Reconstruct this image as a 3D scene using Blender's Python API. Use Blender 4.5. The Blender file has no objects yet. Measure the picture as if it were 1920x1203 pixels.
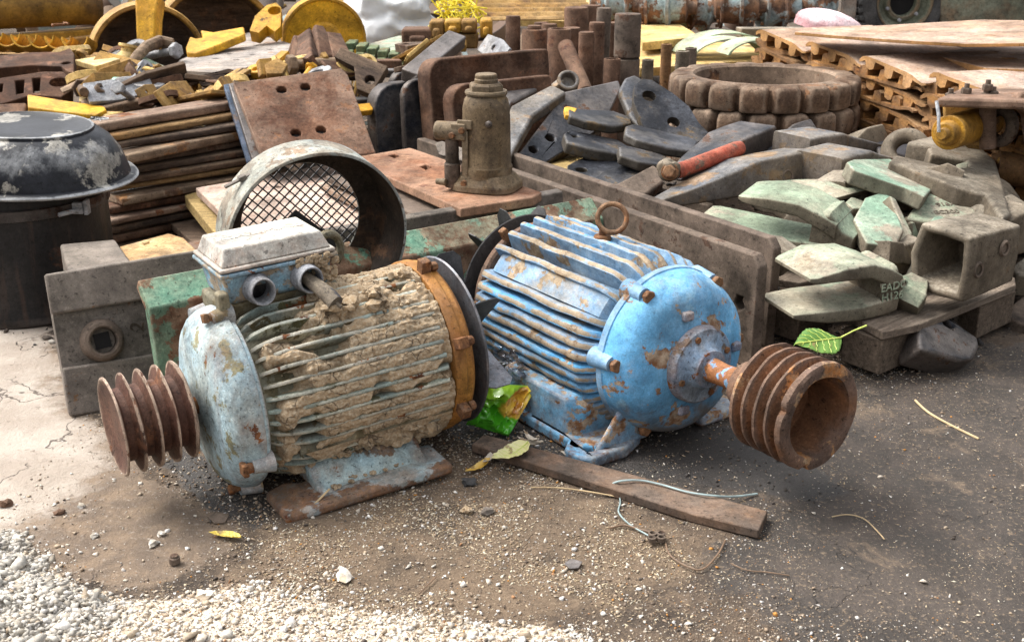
import bpy, bmesh, math, random
import numpy as np
from mathutils import Vector, Matrix, noise, geometry
R=math.radians; PI=math.pi
scene=bpy.context.scene; COL=scene.collection
# ------------------------------------------------------------------ camera
H=1.25; FPX=2200.0; PIT=R(20); CP,SP=math.cos(PIT),math.sin(PIT)
def ray(px,py):
    u=(px-960)/FPX; v=(601.5-py)/FPX
    return Vector((u,v*SP+CP,v*CP-SP))
EYE=Vector((0,0,H))
def G(px,py,z=0.0):
    d=ray(px,py); return EYE+d*((z-H)/d.z)
def D(px,py,y):
    d=ray(px,py); return EYE+d*(y/d.y)
def mpp(p): return (Vector(p)-EYE).dot(Vector((0,CP,-SP)))/FPX
cam=bpy.data.cameras.new('camera'); co=bpy.data.objects.new('camera',cam); COL.objects.link(co)
co.location=EYE; co.rotation_euler=(R(90)-PIT,0,0)
cam.sensor_width=36; cam.lens=36*FPX/1920; cam.clip_end=1500; cam.clip_start=.05
cam.dof.use_dof=True; cam.dof.focus_distance=2.8; cam.dof.aperture_fstop=10
scene.camera=co
# ------------------------------------------------------------------ world + sun (overcast)
w=bpy.data.worlds.new("World"); scene.world=w; w.use_nodes=True
nt=w.node_tree; nt.nodes.clear()
sky=nt.nodes.new('ShaderNodeTexSky'); sky.sky_type='NISHITA'; sky.sun_disc=False
sky.sun_elevation=R(52); sky.sun_rotation=R(-70); sky.dust_density=4; sky.ozone_density=1; sky.air_density=1
hs=nt.nodes.new('ShaderNodeHueSaturation'); hs.inputs['Saturation'].default_value=.15
bg=nt.nodes.new('ShaderNodeBackground'); bg.inputs[1].default_value=.15
wo=nt.nodes.new('ShaderNodeOutputWorld')
nt.links.new(sky.outputs[0],hs.inputs['Color'])
# overcast sky: brighter overhead than at the horizon (CIE overcast distribution)
wt=nt.nodes.new('ShaderNodeTexCoord'); ws=nt.nodes.new('ShaderNodeSeparateXYZ'); wm=nt.nodes.new('ShaderNodeMapRange'); wv=nt.nodes.new('ShaderNodeVectorMath'); wv.operation='SCALE'
for i_,v_ in ((1,0.0),(2,1.0),(3,.42),(4,1.80)): wm.inputs[i_].default_value=v_
nt.links.new(wt.outputs['Generated'],ws.inputs[0]); nt.links.new(ws.outputs[2],wm.inputs[0]); nt.links.new(hs.outputs[0],wv.inputs[0]); nt.links.new(wm.outputs[0],wv.inputs['Scale']); nt.links.new(wv.outputs[0],bg.inputs[0]); nt.links.new(bg.outputs[0],wo.inputs[0])
sl=bpy.data.lights.new('sun','SUN'); sl.energy=1.5; sl.angle=R(28); sl.color=(1,.94,.84)
so=bpy.data.objects.new('sun',sl); COL.objects.link(so)
sd=Vector((math.sin(R(-70))*math.cos(R(52)),math.cos(R(-70))*math.cos(R(52)),math.sin(R(52))))
so.rotation_euler=sd.to_track_quat('Z','Y').to_euler(); so.location=(0,0,10)
scene.view_settings.view_transform='Standard'; scene.view_settings.look='None'; scene.view_settings.gamma=1
scene.view_settings.exposure=1.0
scene.cycles.max_bounces=6; scene.cycles.diffuse_bounces=2; scene.cycles.glossy_bounces=3; scene.cycles.transparent_max_bounces=8
# ------------------------------------------------------------------ mesh builder
I4=Matrix.Identity(4)
def T(x,y=0,z=0): return Matrix.Translation(Vector((x,y,z)))
def RX(a): return Matrix.Rotation(R(a),4,'X')
def RY(a): return Matrix.Rotation(R(a),4,'Y')
def RZ(a): return Matrix.Rotation(R(a),4,'Z')
def SC(x,y,z): return Matrix.Diagonal((x,y,z,1))
AX=Matrix(((0,0,1,0),(1,0,0,0),(0,1,0,0),(0,0,0,1)))      # local z -> x
def frame(o,x,zh=(0,0,1)):
    x=Vector(x).normalized(); z=Vector(zh); y=z.cross(x).normalized(); z=x.cross(y)
    m=Matrix((x,y,z)).transposed().to_4x4(); m.translation=Vector(o); return m
def fz(o,z,xh=(1,0,0)):
    z=Vector(z).normalized(); x=Vector(xh); x=(x-z*x.dot(z)).normalized(); y=z.cross(x)
    m=Matrix((x,y,z)).transposed().to_4x4(); m.translation=Vector(o); return m
class MB:
    def __init__(s): s.v=[]; s.f=[]; s.w=[]
    def add(s,vs,fs,M=None,w=0.0):
        n=len(s.v)
        if M is not None: vs=[M@Vector(p) for p in vs]
        s.v+=[tuple(p) for p in vs]; s.f+=[tuple(i+n for i in f) for f in fs]
        s.w+= list(w) if isinstance(w,(list,tuple)) else [w]*len(vs)
        return s
    def box(s,c,d,M=None,w=0):
        x,y,z=c; a,b,h=d[0]/2,d[1]/2,d[2]/2
        vs=[(x+i*a,y+j*b,z+k*h) for k in(-1,1) for j in(-1,1) for i in(-1,1)]
        return s.add(vs,[(0,2,3,1),(4,5,7,6),(0,1,5,4),(2,6,7,3),(0,4,6,2),(1,3,7,5)],M,w)
    def prism(s,pts,z0,z1,holes=(),M=None,top=None,w=0):
        def ccw(p): 
            a=sum(p[i][0]*p[(i+1)%len(p)][1]-p[(i+1)%len(p)][0]*p[i][1] for i in range(len(p))); return a>0
        pts=[tuple(p) for p in pts]
        if not ccw(pts): pts=pts[::-1]; top=top[::-1] if top else None
        hs=[[tuple(q) for q in (h[::-1] if ccw(h) else h)] for h in holes]
        loops=[pts]+hs; allp=sum(loops,[]); n=len(allp)
        tp=(top+sum(hs,[])) if top else allp
        vs=[(p[0],p[1],z0) for p in allp]+[(p[0],p[1],z1) for p in tp]
        if hs: 
            tr=geometry.tessellate_polygon([[Vector((p[0],p[1],0)) for p in l] for l in loops])
            fs=[]
            for t in tr:
                a,b,c=[allp[i] for i in t]
                if (b[0]-a[0])*(c[1]-a[1])-(b[1]-a[1])*(c[0]-a[0])<0: t=t[::-1]
                fs+= [tuple(i+n for i in t), tuple(t[::-1])]
        else: fs=[tuple(range(n,2*n)),tuple(range(n-1,-1,-1))]
        o=0
        for l in loops:
            m=len(l)
            for i in range(m):
                j=(i+1)%m; fs.append((o+i,o+j,n+o+j,n+o+i))
            o+=m
        return s.add(vs,fs,M,w)
    def lathe(s,prof,n=40,M=None,a0=0,a1=360,w=0,cl=False):
        vs=[];full=(a1-a0)>=359.9; k=n if full else n+1
        for (r,z) in prof:
            for i in range(k):
                t=R(a0+(a1-a0)*i/n); vs.append((r*math.cos(t),r*math.sin(t),z))
        fs=[];m=len(prof)
        for j in range(m if cl else m-1):
            j2=(j+1)%m
            for i in range(n):
                i2=(i+1)%k
                fs.append((j*k+i,j*k+i2,j2*k+i2,j2*k+i))
        if not cl:
            if prof[0][0]>1e-5 and full: fs.append(tuple(range(k-1,-1,-1)))
            if prof[-1][0]>1e-5 and full: fs.append(tuple((m-1)*k+i for i in range(k)))
        ww=w
        if isinstance(w,(list,tuple)): ww=[w[j] for j in range(m) for _ in range(k)]
        return s.add(vs,fs,M,ww)
    def cyl(s,a,b,r0,r1=None,n=20,w=0):
        a=Vector(a);b=Vector(b);r1=r0 if r1 is None else r1
        return s.lathe([(r0,0),(r1,(b-a).length)],n,fz(a,b-a,(0.1,.9,.3)),w=w)
    def tube(s,path,r,n=8,closed=False,M=None,w=0):
        P=[Vector(p) for p in path];m=len(P);vs=[];up=None
        for i in range(m):
            if closed: t=(P[(i+1)%m]-P[i-1])
            else: t=P[min(i+1,m-1)]-P[max(i-1,0)]
            t.normalize()
            if up is None:
                up=Vector((0,0,1)) if abs(t.z)<.9 else Vector((1,0,0))
            x=(up-t*up.dot(t)).normalized(); up=x; y=t.cross(x)
            rr=r[i] if isinstance(r,(list,tuple)) else r
            for k in range(n):
                a=2*PI*k/n; vs.append(P[i]+x*math.cos(a)*rr+y*math.sin(a)*rr)
        fs=[]
        for i in range(m if closed else m-1):
            j=(i+1)%m
            for k in range(n):
                k2=(k+1)%n; fs.append((i*n+k,i*n+k2,j*n+k2,j*n+k))
        if not closed: fs+= [tuple(range(n-1,-1,-1)),tuple((m-1)*n+k for k in range(n))]
        return s.add(vs,fs,M,w)
    def loft(s,rings,M=None,caps=True,w=0):
        n=len(rings[0]);vs=[p for r in rings for p in r];fs=[]
        for j in range(len(rings)-1):
            for i in range(n):
                i2=(i+1)%n; fs.append((j*n+i,j*n+i2,(j+1)*n+i2,(j+1)*n+i))
        if caps: fs+=[tuple(range(n-1,-1,-1)),tuple((len(rings)-1)*n+i for i in range(n))]
        return s.add(vs,fs,M,w)
    def torus(s,R0,r,M=None,n=28,k=10,a0=0,a1=360):
        full=a1-a0>=359
        path=[(R0*math.cos(R(a0+(a1-a0)*i/n)),R0*math.sin(R(a0+(a1-a0)*i/n)),0) for i in range(n if full else n+1)]
        return s.tube(path,r,k,full,M)
    def rock(s,c,r,seed=0,sub=2,sq=(1,1,1),rough=.35,w=0):
        bm=bmesh.new(); bmesh.ops.create_icosphere(bm,subdivisions=sub,radius=1)
        o=Vector((seed*3.7,seed*1.3,seed*7.1)); vs=[]
        for v in bm.verts:
            d=1+rough*noise.noise(v.co*1.3+o)*1.6+rough*.5*noise.noise(v.co*3+o)
            vs.append((c[0]+v.co.x*d*r*sq[0],c[1]+v.co.y*d*r*sq[1],c[2]+v.co.z*d*r*sq[2]))
        fs=[tuple(x.index for x in f.verts) for f in bm.faces]; bm.free()
        return s.add(vs,fs,None,w)
    def hexa(s,c,r,h,ax=(0,0,1),n=6,w=0):
        return s.lathe([(r*.93,0),(r,h*.1),(r,h*.85),(r*.85,h)],n,fz(c,ax,(.3,.2,.9)),w=w)
def noise_disp(mb,amp,sc,seed=0,keep=None):
    o=Vector((seed*5.3,seed*2.1,seed))
    for i,p in enumerate(mb.v):
        q=Vector(p); d=noise.noise_vector(q*sc+o)*amp
        mb.v[i]=tuple(q+d)
def mesh_of(name,mb,mat,smooth=35,fix=True):
    me=bpy.data.meshes.new(name); me.from_pydata(mb.v,[],mb.f)
    if any(mb.w):
        a=me.attributes.new('wear','FLOAT','POINT'); a.data.foreach_set('value',[float(x) for x in mb.w])
    if fix:
        bm=bmesh.new(); bm.from_mesh(me); bmesh.ops.recalc_face_normals(bm,faces=bm.faces); bm.to_mesh(me); bm.free()
    if mat: me.materials.append(mat)
    if smooth:
        me.shade_smooth(); me.set_sharp_from_angle(angle=R(smooth))
    return me
def obj(name,mb,mat,parent=None,M=None,bevel=0,seg=2,smooth=35,label=None,fix=True,sub=0,ang=32):
    me=mb if isinstance(mb,bpy.types.Mesh) else mesh_of(name,mb,mat,smooth,fix)
    o=bpy.data.objects.new(name,me); COL.objects.link(o)
    if parent: o.parent=parent
    if M is not None: o.matrix_local=M
    if bevel:
        b=o.modifiers.new('bevel','BEVEL'); b.width=bevel; b.segments=seg; b.limit_method='ANGLE'; b.angle_limit=R(ang); b.harden_normals=False
    if sub:
        m=o.modifiers.new('sub','SUBSURF'); m.levels=sub; m.render_levels=sub
    if label: o['label']=label
    return o
def tag(o,label,cat,group=None,kind=None):
    if label:o['label']=label
    if cat:o['category']=cat
    if group:o['group']=group
    if kind:o['kind']=kind
    return o
def empty(name,M,label=None,cat=None,group=None):
    o=bpy.data.objects.new(name,None); COL.objects.link(o); o.matrix_world=M; o.empty_display_size=.1
    return tag(o,label,cat,group)
def copy_tree(o,M,label=None,parent=None):
    c=o.copy(); COL.objects.link(c)
    if parent: c.parent=parent
    else: c.matrix_world=M
    if label: c['label']=label
    for ch in [x for x in bpy.data.objects if x.parent==o and x is not c]: copy_tree(ch,None,None,c)
    return c
def text_mesh(txt,size,ext,mat,parent,M,name='embossed_lettering'):
    cu=bpy.data.curves.new('t','FONT'); cu.body=txt; cu.size=size; cu.extrude=ext; cu.align_x='CENTER'; cu.align_y='CENTER'; cu.bevel_depth=size*.012
    t=bpy.data.objects.new('t',cu); COL.objects.link(t); bpy.context.view_layer.update()
    me=bpy.data.meshes.new_from_object(t.evaluated_get(bpy.context.evaluated_depsgraph_get()))
    bpy.data.objects.remove(t); me.materials.clear(); me.materials.append(mat)
    o=bpy.data.objects.new(name,me); COL.objects.link(o); o.parent=parent; o.matrix_local=M; return o
# plane tracing : outline points given as photo pixels, laid on a real plane in the scene
def plane3(a,b,c):
    n=(b-a).cross(c-a).normalized()
    if n.dot(EYE-a)<0: n=-n
    return a,n
def HZ(z): return Vector((0,0,z)),Vector((0,0,1))
def hit(px,py,pl):
    d=ray(px,py); return EYE+d*((pl[0]-EYE).dot(pl[1])/d.dot(pl[1]))
def trace(name,pts,pl,thick,mat,holes=(),parent=None,bevel=.004,label=None,cat=None,group=None,seg=2,xh=(1,0,0),ndisp=0):
    W=[hit(x,y,pl) for x,y in pts]; c=sum(W,Vector())/len(W)
    F=fz(c,pl[1],xh); Fi=F.inverted()
    L=[(Fi@p).to_2d() for p in W]
    hl=[]
    for h in holes:      # (px,py,r metres[,n[,rx]]) round hole or list of pixels
        if isinstance(h[0],(int,float)):
            q=Fi@hit(h[0],h[1],pl); n=h[3] if len(h)>3 else 14; rx=h[4] if len(h)>4 else 1
            hl.append([(q.x+h[2]*rx*math.cos(2*PI*(i+.5)/n),q.y+h[2]*math.sin(2*PI*(i+.5)/n)) for i in range(n)])
        else: hl.append([tuple((Fi@hit(x,y,pl)).to_2d()) for x,y in h])
    mb=MB().prism([tuple(p) for p in L],-thick,0,hl)
    if parent:
        o=obj(name,mb,mat,parent,parent.matrix_world.inverted()@F,bevel,seg,label=label)
    else:
        o=obj(name,mb,mat,None,F,bevel,seg); tag(o,label,cat,group)
    return o
def circ(cx,cy,rx,ry,n=16,a0=0,a1=360):
    k=n if a1-a0>=360 else n+1
    return [(cx+rx*math.cos(R(a0+(a1-a0)*i/n)),cy+ry*math.sin(R(a0+(a1-a0)*i/n))) for i in range(k)]
def rrect(w_,h_,r,n=4):
    o=[]
    for sx,sy,a in((1,1,0),(-1,1,90),(-1,-1,180),(1,-1,270)):
        for i in range(n+1):
            t=R(a+90*i/n); o.append((sx*(w_/2-r)+r*math.cos(t),sy*(h_/2-r)+r*math.sin(t)))
    return o
# ------------------------------------------------------------------ materials
class NT:
    def __init__(s,name):
        s.m=bpy.data.materials.new(name); s.m.use_nodes=True; s.t=s.m.node_tree; s.t.nodes.clear()
        s.out=s.n('ShaderNodeOutputMaterial'); s.b=s.n('ShaderNodeBsdfPrincipled'); s.t.links.new(s.b.outputs[0],s.out.inputs[0])
    def n(s,t,**k):
        n=s.t.nodes.new(t)
        for a,v in k.items(): setattr(n,a,v)
        return n
    def l(s,a,b): s.t.links.new(a,b)
    def setv(s,inp,v):
        if isinstance(v,bpy.types.NodeSocket): s.l(v,inp)
        elif isinstance(v,(tuple,list)) and len(v)==3 and inp.type=='RGBA': inp.default_value=(*v,1)
        else: inp.default_value=v
    def noise(s,vec,scale,detail=5,rough=.6,dist=0,out=0):
        n=s.n('ShaderNodeTexNoise'); s.l(vec,n.inputs['Vector']); n.inputs['Scale'].default_value=scale; n.inputs['Detail'].default_value=detail
        n.inputs['Roughness'].default_value=rough; n.inputs['Distortion'].default_value=dist; return n.outputs[out]
    def voro(s,vec,scale,feat='F1',out='Distance',rnd=1):
        n=s.n('ShaderNodeTexVoronoi',feature=feat); s.l(vec,n.inputs['Vector']); n.inputs['Scale'].default_value=scale; n.inputs['Randomness'].default_value=rnd; return n.outputs[out]
    def math(s,op,a,b=0.0,c=None,clamp=False):
        n=s.n('ShaderNodeMath',operation=op,use_clamp=clamp); s.setv(n.inputs[0],a); s.setv(n.inputs[1],b)
        if c is not None: s.setv(n.inputs[2],c)
        return n.outputs[0]
    def mr(s,v,a,b,c=0.0,d=1.0,smooth=True):
        n=s.n('ShaderNodeMapRange',interpolation_type='SMOOTHSTEP' if smooth else 'LINEAR'); s.setv(n.inputs[0],v)
        for i,x in enumerate((a,b,c,d)): s.setv(n.inputs[i+1],x)
        return n.outputs[0]
    def mix(s,f,a,b,mode='MIX'):
        n=s.n('ShaderNodeMix',data_type='RGBA',blend_type=mode); s.setv(n.inputs[0],f); s.setv(n.inputs[6],a); s.setv(n.inputs[7],b); return n.outputs[2]
    def fmix(s,f,a,b):
        n=s.n('ShaderNodeMix',data_type='FLOAT'); s.setv(n.inputs[0],f); s.setv(n.inputs[2],a); s.setv(n.inputs[3],b); return n.outputs[0]
    def attr(s,name,out='Fac'):
        n=s.n('ShaderNodeAttribute',attribute_name=name); return n.outputs[out]
    def ramp(s,f,st,const=False):
        n=s.n('ShaderNodeValToRGB'); s.setv(n.inputs[0],f); e=n.color_ramp.elements
        if const: n.color_ramp.interpolation='CONSTANT'
        while len(e)<len(st): e.new(.5)
        for i,(p,c) in enumerate(st): e[i].position=p; e[i].color=(*c,1)
        return n.outputs[0]
    def objvec(s,rnd=True,sc=None):
        tc=s.n('ShaderNodeTexCoord'); v=tc.outputs['Object']
        if rnd:
            oi=s.n('ShaderNodeObjectInfo'); m=s.n('ShaderNodeVectorMath',operation='MULTIPLY_ADD')
            s.l(oi.outputs['Random'],m.inputs[0]); m.inputs[1].default_value=(17,23,31); s.l(v,m.inputs[2]); v=m.outputs[0]
        if sc:
            m=s.n('ShaderNodeVectorMath',operation='MULTIPLY'); s.l(v,m.inputs[0]); m.inputs[1].default_value=sc; v=m.outputs[0]
        return v
    def bump(s,h,strength=.4,dist=.002,prev=None):
        n=s.n('ShaderNodeBump'); n.inputs['Strength'].default_value=strength; n.inputs['Distance'].default_value=dist; s.l(h,n.inputs['Height'])
        if prev is not None: s.l(prev,n.inputs['Normal'])
        return n.outputs[0]
RUST=((.10,.035,.018),(.27,.105,.035)); BROWN=((.075,.045,.03),(.15,.085,.05)); DUST=(.30,.235,.165)
def worn(name,A,B=None,s=5,rust=.2,rc=RUST,rs=7,dust=.35,dc=DUST,rough=.62,metal=0,bump=.4,edge=.5,ec=None,wearc=None,blot=None,spk=.25,streak=0,lift=1,pit=1.0,splash=None,grain=None,side=None,valley=None):
    k=NT(name); v=k.objvec(); B=B or tuple(x*.7 for x in A)
    v0=v
    if grain: v0=k.objvec(True,grain)
    n1=k.noise(v0,s,6,.62); n2=k.noise(v0,s*19 if not grain else s*6,6,.72); n3=k.noise(v,rs,11,.68,.15); n4=k.noise(v,rs*3.1,6,.6)
    c=k.mix(k.mr(n1,.36,.64),A,B)
    if blot:                               # (colour, amount, scale)
        nb=k.noise(v,blot[2],8,.65); tb=.665-.34*blot[1]; c=k.mix(k.mr(nb,tb,tb+.04),c,blot[0])
    c=k.mix(k.mr(n2,.36,.58,spk*1.6,0),c,tuple(x*.38 for x in A)); nf=k.noise(v,260,5,.8); pn=k.noise(v,75,7,.7); fgr=k.math('MULTIPLY',k.math('MULTIPLY',k.math('MULTIPLY',k.mr(k.noise(v0,max(3.5,s*1.7),9,.74,.3),.36,.64,.52,1.30,False),k.mr(nf,.3,.7,.74,1.22,False)),k.mr(pn,.585,.63,1,1-.55*pit)),k.mr(pn,.41,.37,1,1+.35*pit))
    rcol=k.mix(k.mr(n4,.35,.65),rc[0],rc[1])
    th=.665-.30*rust; rm=k.mr(n3,th,th+.022)
    g=k.n('ShaderNodeNewGeometry')
    if edge:
        pe=k.math('MULTIPLY_ADD',k.math('SUBTRACT',n3,.5),.16,g.outputs['Pointiness']); em=k.math('MULTIPLY',k.mr(pe,.515,.56),edge)
        if ec: c=k.mix(em,c,ec)
        else: rm=k.math('MAXIMUM',rm,em)
    wr=k.attr('wear'); wm=k.mr(k.math('MULTIPLY_ADD',wr,.5,k.math('MULTIPLY',n3,1.0)),.88,.96)
    if wearc: c=k.mix(wm,c,wearc)
    else: rm=k.math('MAXIMUM',rm,wm)
    if rust>0: c=k.mix(rm,c,rcol)
    if streak:
        vs=k.objvec(True,(9,9,.9)); ns=k.noise(vs,3,5,.6); c=k.mix(k.math('MULTIPLY',k.mr(ns,.5,.68),streak),c,rc[1])
    if side:                               # caked brown dirt on the cast flanks of the piece (object space, stays with the piece)
        tn=k.n('ShaderNodeTexCoord'); ns=k.n('ShaderNodeSeparateXYZ'); k.l(tn.outputs['Normal'],ns.inputs[0])
        sd_=k.math('MULTIPLY',k.mr(k.math('MULTIPLY_ADD',k.math('SUBTRACT',n3,.5),1.3,ns.outputs[2]),.75,.35),side[1]); c=k.mix(sd_,c,k.mix(n2,side[0],tuple(x*.6 for x in side[0])))
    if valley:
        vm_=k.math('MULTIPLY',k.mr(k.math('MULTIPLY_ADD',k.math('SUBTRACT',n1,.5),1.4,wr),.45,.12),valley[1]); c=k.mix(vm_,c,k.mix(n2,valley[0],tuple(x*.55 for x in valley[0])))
    if splash:                             # caked dirt splashed on the lowest part: (z0, z1, colour, amount)
        so_=k.n('ShaderNodeSeparateXYZ'); k.l(k.objvec(False),so_.inputs[0])
        sm=k.mr(k.math('MULTIPLY_ADD',k.math('SUBTRACT',n3,.5),.35,so_.outputs[2]),splash[0],splash[1],splash[3],0); c=k.mix(sm,c,k.mix(n2,splash[2],tuple(x*.6 for x in splash[2])))
    sep=k.n('ShaderNodeSeparateXYZ'); k.l(g.outputs['Normal'],sep.inputs[0])
    dn=k.noise(v,3.2,7,.65); up=k.mr(sep.outputs[2],-.25,.85)
    dm=k.math('MULTIPLY',k.math('MULTIPLY',k.math('ADD',up,.15),k.mr(k.math('MULTIPLY_ADD',n2,.35,k.math('MULTIPLY',dn,.75)),.50,.68)),dust*1.0,clamp=True)
    dcol=k.mix(n2,tuple(x*.8 for x in dc),tuple(min(1,x*1.15) for x in dc))
    c=k.mix(dm,c,dcol)
    cm=k.n('ShaderNodeVectorMath',operation='SCALE'); k.l(c,cm.inputs[0]); k.l(fgr,cm.inputs['Scale']); c=cm.outputs[0]
    k.setv(k.b.inputs['Base Color'],c)
    ro=k.fmix(rm,rough,.85) if rust>0 else rough
    ro=k.fmix(dm,ro,.95); k.setv(k.b.inputs['Roughness'],ro); k.setv(k.b.inputs['Metallic'],metal)
    if metal: k.setv(k.b.inputs['Metallic'],k.math('MULTIPLY',k.math('SUBTRACT',1,dm),metal))
    k.setv(k.b.inputs['Specular IOR Level'],.22)
    b=k.bump(k.math('ADD',k.math('ADD',n2,k.math('MULTIPLY',n1,1.5)),k.math('MULTIPLY',pn,1.2)),min(1,bump*1.0),.0024)
    if rust>0: b=k.bump(k.math('ADD',k.math('MULTIPLY',rm,-.6*lift),k.math('MULTIPLY',k.math('MULTIPLY',n4,rm),.9)),min(1,bump*1.4),.002,b)
    k.l(b,k.b.inputs['Normal'])
    return k.m
def plainm(name,c,rough=.6,metal=0,var=.25,s=20,bump=.2,trans=0,alpha=1,coat=0):
    k=NT(name); v=k.objvec(); n=k.noise(v,s,6,.6)
    k.setv(k.b.inputs['Base Color'],k.mix(k.mr(n,.3,.7),tuple(x*(1-var) for x in c),tuple(min(1,x*(1+var)) for x in c)))
    k.setv(k.b.inputs['Roughness'],rough); k.setv(k.b.inputs['Metallic'],metal)
    if trans: k.setv(k.b.inputs['Transmission Weight'],trans)
    if alpha<1: k.setv(k.b.inputs['Alpha'],alpha)
    if coat: k.setv(k.b.inputs['Coat Weight'],coat)
    k.l(k.bump(n,bump,.003),k.b.inputs['Normal']); return k.m
M={}
M['paleblue']=worn('weathered_pale_blue_paint',(.40,.55,.62),(.45,.51,.49),6,.22,dust=.45,rs=9,streak=.15,edge=.5,bump=.5,blot=((.26,.24,.13),.28,14))
M['boxblue']=worn('box_blue_paint',(.22,.46,.62),(.30,.47,.55),7,.06,dust=.5,dc=(.42,.35,.25),rs=16,blot=((.40,.34,.24),.50,11),edge=.3,bump=.6)
M['boxlid']=worn('dusty_lid',(.56,.54,.49),(.47,.45,.40),7,.06,dust=.5,dc=(.66,.60,.50),rs=20,edge=.4,bump=.3,spk=.12)
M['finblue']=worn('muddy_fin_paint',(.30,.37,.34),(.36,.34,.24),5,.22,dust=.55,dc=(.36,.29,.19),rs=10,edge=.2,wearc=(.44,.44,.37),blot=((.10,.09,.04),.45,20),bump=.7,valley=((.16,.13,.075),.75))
M['blue']=worn('flaking_sky_blue_paint',(.11,.37,.66),(.18,.45,.71),4,.33,((.20,.09,.04),(.46,.36,.26)),rs=13,dust=.28,dc=(.40,.33,.24),rough=.42,edge=.3,bump=.4,wearc=(.42,.34,.25),blot=((.24,.50,.72),.3,6),lift=1.8,spk=.1,pit=.45,splash=(.03,.15,(.26,.18,.11),.85))
M['bluefoot']=worn('rust_edged_blue_foot_paint',(.13,.39,.64),(.19,.44,.66),4,.42,((.20,.09,.04),(.46,.36,.26)),rs=13,dust=.1,dc=(.40,.33,.24),rough=.42,edge=.6,bump=.4,wearc=(.42,.34,.25),blot=((.22,.46,.68),.3,6),lift=1.8,spk=.1,pit=.45,splash=(-.02,.03,(.22,.12,.07),.9))
M['bluelow']=worn('flaking_blue_paint_dirty',(.10,.36,.66),(.17,.43,.70),4,.36,((.16,.10,.06),(.40,.31,.21)),rs=11,dust=.62,dc=(.36,.29,.20),rough=.5,edge=.4,bump=.5,wearc=(.36,.29,.21),lift=1.8,spk=.1,pit=.5,splash=(.02,.17,(.30,.22,.14),.75),valley=((.26,.19,.125),.35))
M['grease']=worn('grey_blue_cap',(.28,.33,.38),(.22,.35,.52),9,.25,rs=14,dust=.45,rough=.55,edge=.4,bump=.6,blot=((.12,.10,.08),.35,12))
M['brightrust']=worn('orange_rust',(.25,.115,.055),(.15,.075,.042),7,.33,((.42,.17,.05),(.34,.24,.15)),rs=9,dust=.2,rough=.85,edge=.5,ec=(.13,.11,.10),bump=.9,metal=.1)
M['shaftrust']=worn('blue_and_orange_shaft',(.42,.17,.06),(.30,.12,.05),9,.1,rs=12,dust=.15,rough=.8,edge=.2,bump=.6,blot=((.20,.42,.66),.42,14))
M['pulleyrust']=worn('dark_brown_rust',(0.085,0.038,0.027),(0.128,0.064,0.043),9,.3,((.07,.04,.03),(.20,.09,.05)),rs=12,dust=.1,dc=(.3,.22,.16),rough=.6,edge=.55,ec=(.28,.19,.14),bump=.7,wearc=(.34,.25,.19))
M['orange']=worn('orange_yellow_rusty_paint',(.50,.25,.055),(.36,.15,.035),5,.3,rs=6,dust=.25,rough=.6,edge=.4)
M['boltrust']=worn('rusty_bolt',(.24,.12,.055),(.17,.09,.05),30,.3,rs=30,dust=.35,rough=.8,edge=.4,bump=.6)
M['black']=worn('black_steel',(.018,.018,.02),(.03,.03,.034),6,.08,rs=9,dust=.12,rough=.42,edge=.3,ec=(.12,.12,.12),bump=.25)
M['drum']=worn('black_drum_paint',(.013,.012,.012),(.024,.02,.018),4,.30,((.035,.018,.012),(.09,.05,.033)),rs=5,dust=.12,dc=(.12,.10,.08),rough=.45,edge=.4,ec=(.12,.10,.09),bump=.35,streak=.35)
M['lid']=worn('black_basin_enamel',(.012,.013,.018),(.022,.024,.03),4,.0,dust=.0,rough=.38,edge=.75,ec=(.42,.43,.44),bump=.15,blot=((.33,.31,.27),.33,5.0))
M['zinc']=worn('zinc_sheet',(.20,.24,.28),(.13,.16,.19),6,.05,rs=10,dust=.15,rough=.35,metal=.6,edge=.2,bump=.15)
M['greyplate']=worn('grey_brown_steel',(0.136,0.116,0.096),(0.096,0.080,0.068),5,.18,((.16,.08,.04),(.20,.12,.07)),rs=5,dust=.3,dc=(.24,.2,.155),rough=.72,edge=.4,ec=(.26,.22,.19),bump=.4)
M['greenpl']=worn('green_rusty_channel',(.13,.29,.20),(.24,.35,.25),4,.62,((.13,.055,.03),(.27,.17,.11)),rs=5.5,dust=.5,dc=(.33,.38,.27),rough=.7,edge=.4,bump=.6)
M['rustpl']=worn('brown_rust_plate',(0.145,0.066,0.036),(0.098,0.044,0.025),4,.3,((.085,.04,.025),(.25,.12,.06)),rs=9,dust=.18,dc=(.36,.24,.17),rough=.85,edge=.45,ec=(.33,.24,.18),bump=.5)
M['rustflat']=worn('warm_rust_plate',(.28,.13,.068),(.20,.085,.045),4,.28,((.15,.07,.045),(.36,.2,.12)),rs=7,dust=.25,dc=(.42,.28,.18),rough=.85,edge=.4,ec=(.36,.26,.19),bump=.45)
M['pinkpl']=worn('pinkish_pale_plate',(.52,.38,.31),(.42,.32,.26),4,.2,((.22,.12,.08),(.40,.26,.17)),rs=6,dust=.5,dc=(.58,.45,.37),rough=.85,edge=.4,bump=.4)
M['darkpl']=worn('dark_brown_steel',(0.046,0.034,0.024),(0.030,0.022,0.017),5,.25,((.06,.035,.025),(.13,.075,.05)),rs=8,dust=.16,dc=(.17,.13,.095),rough=.75,edge=.5,ec=(.24,.18,.14),bump=.4)
M['bluesteel']=worn('dark_blue_steel',(.026,.030,.038),(.05,.052,.06),5,.25,((.10,.055,.035),(.17,.10,.07)),rs=6,dust=.2,dc=(.20,.20,.22),rough=.45,edge=.5,ec=(.26,.22,.19),bump=.35,metal=.3,side=((.09,.06,.04),.4))
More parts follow.
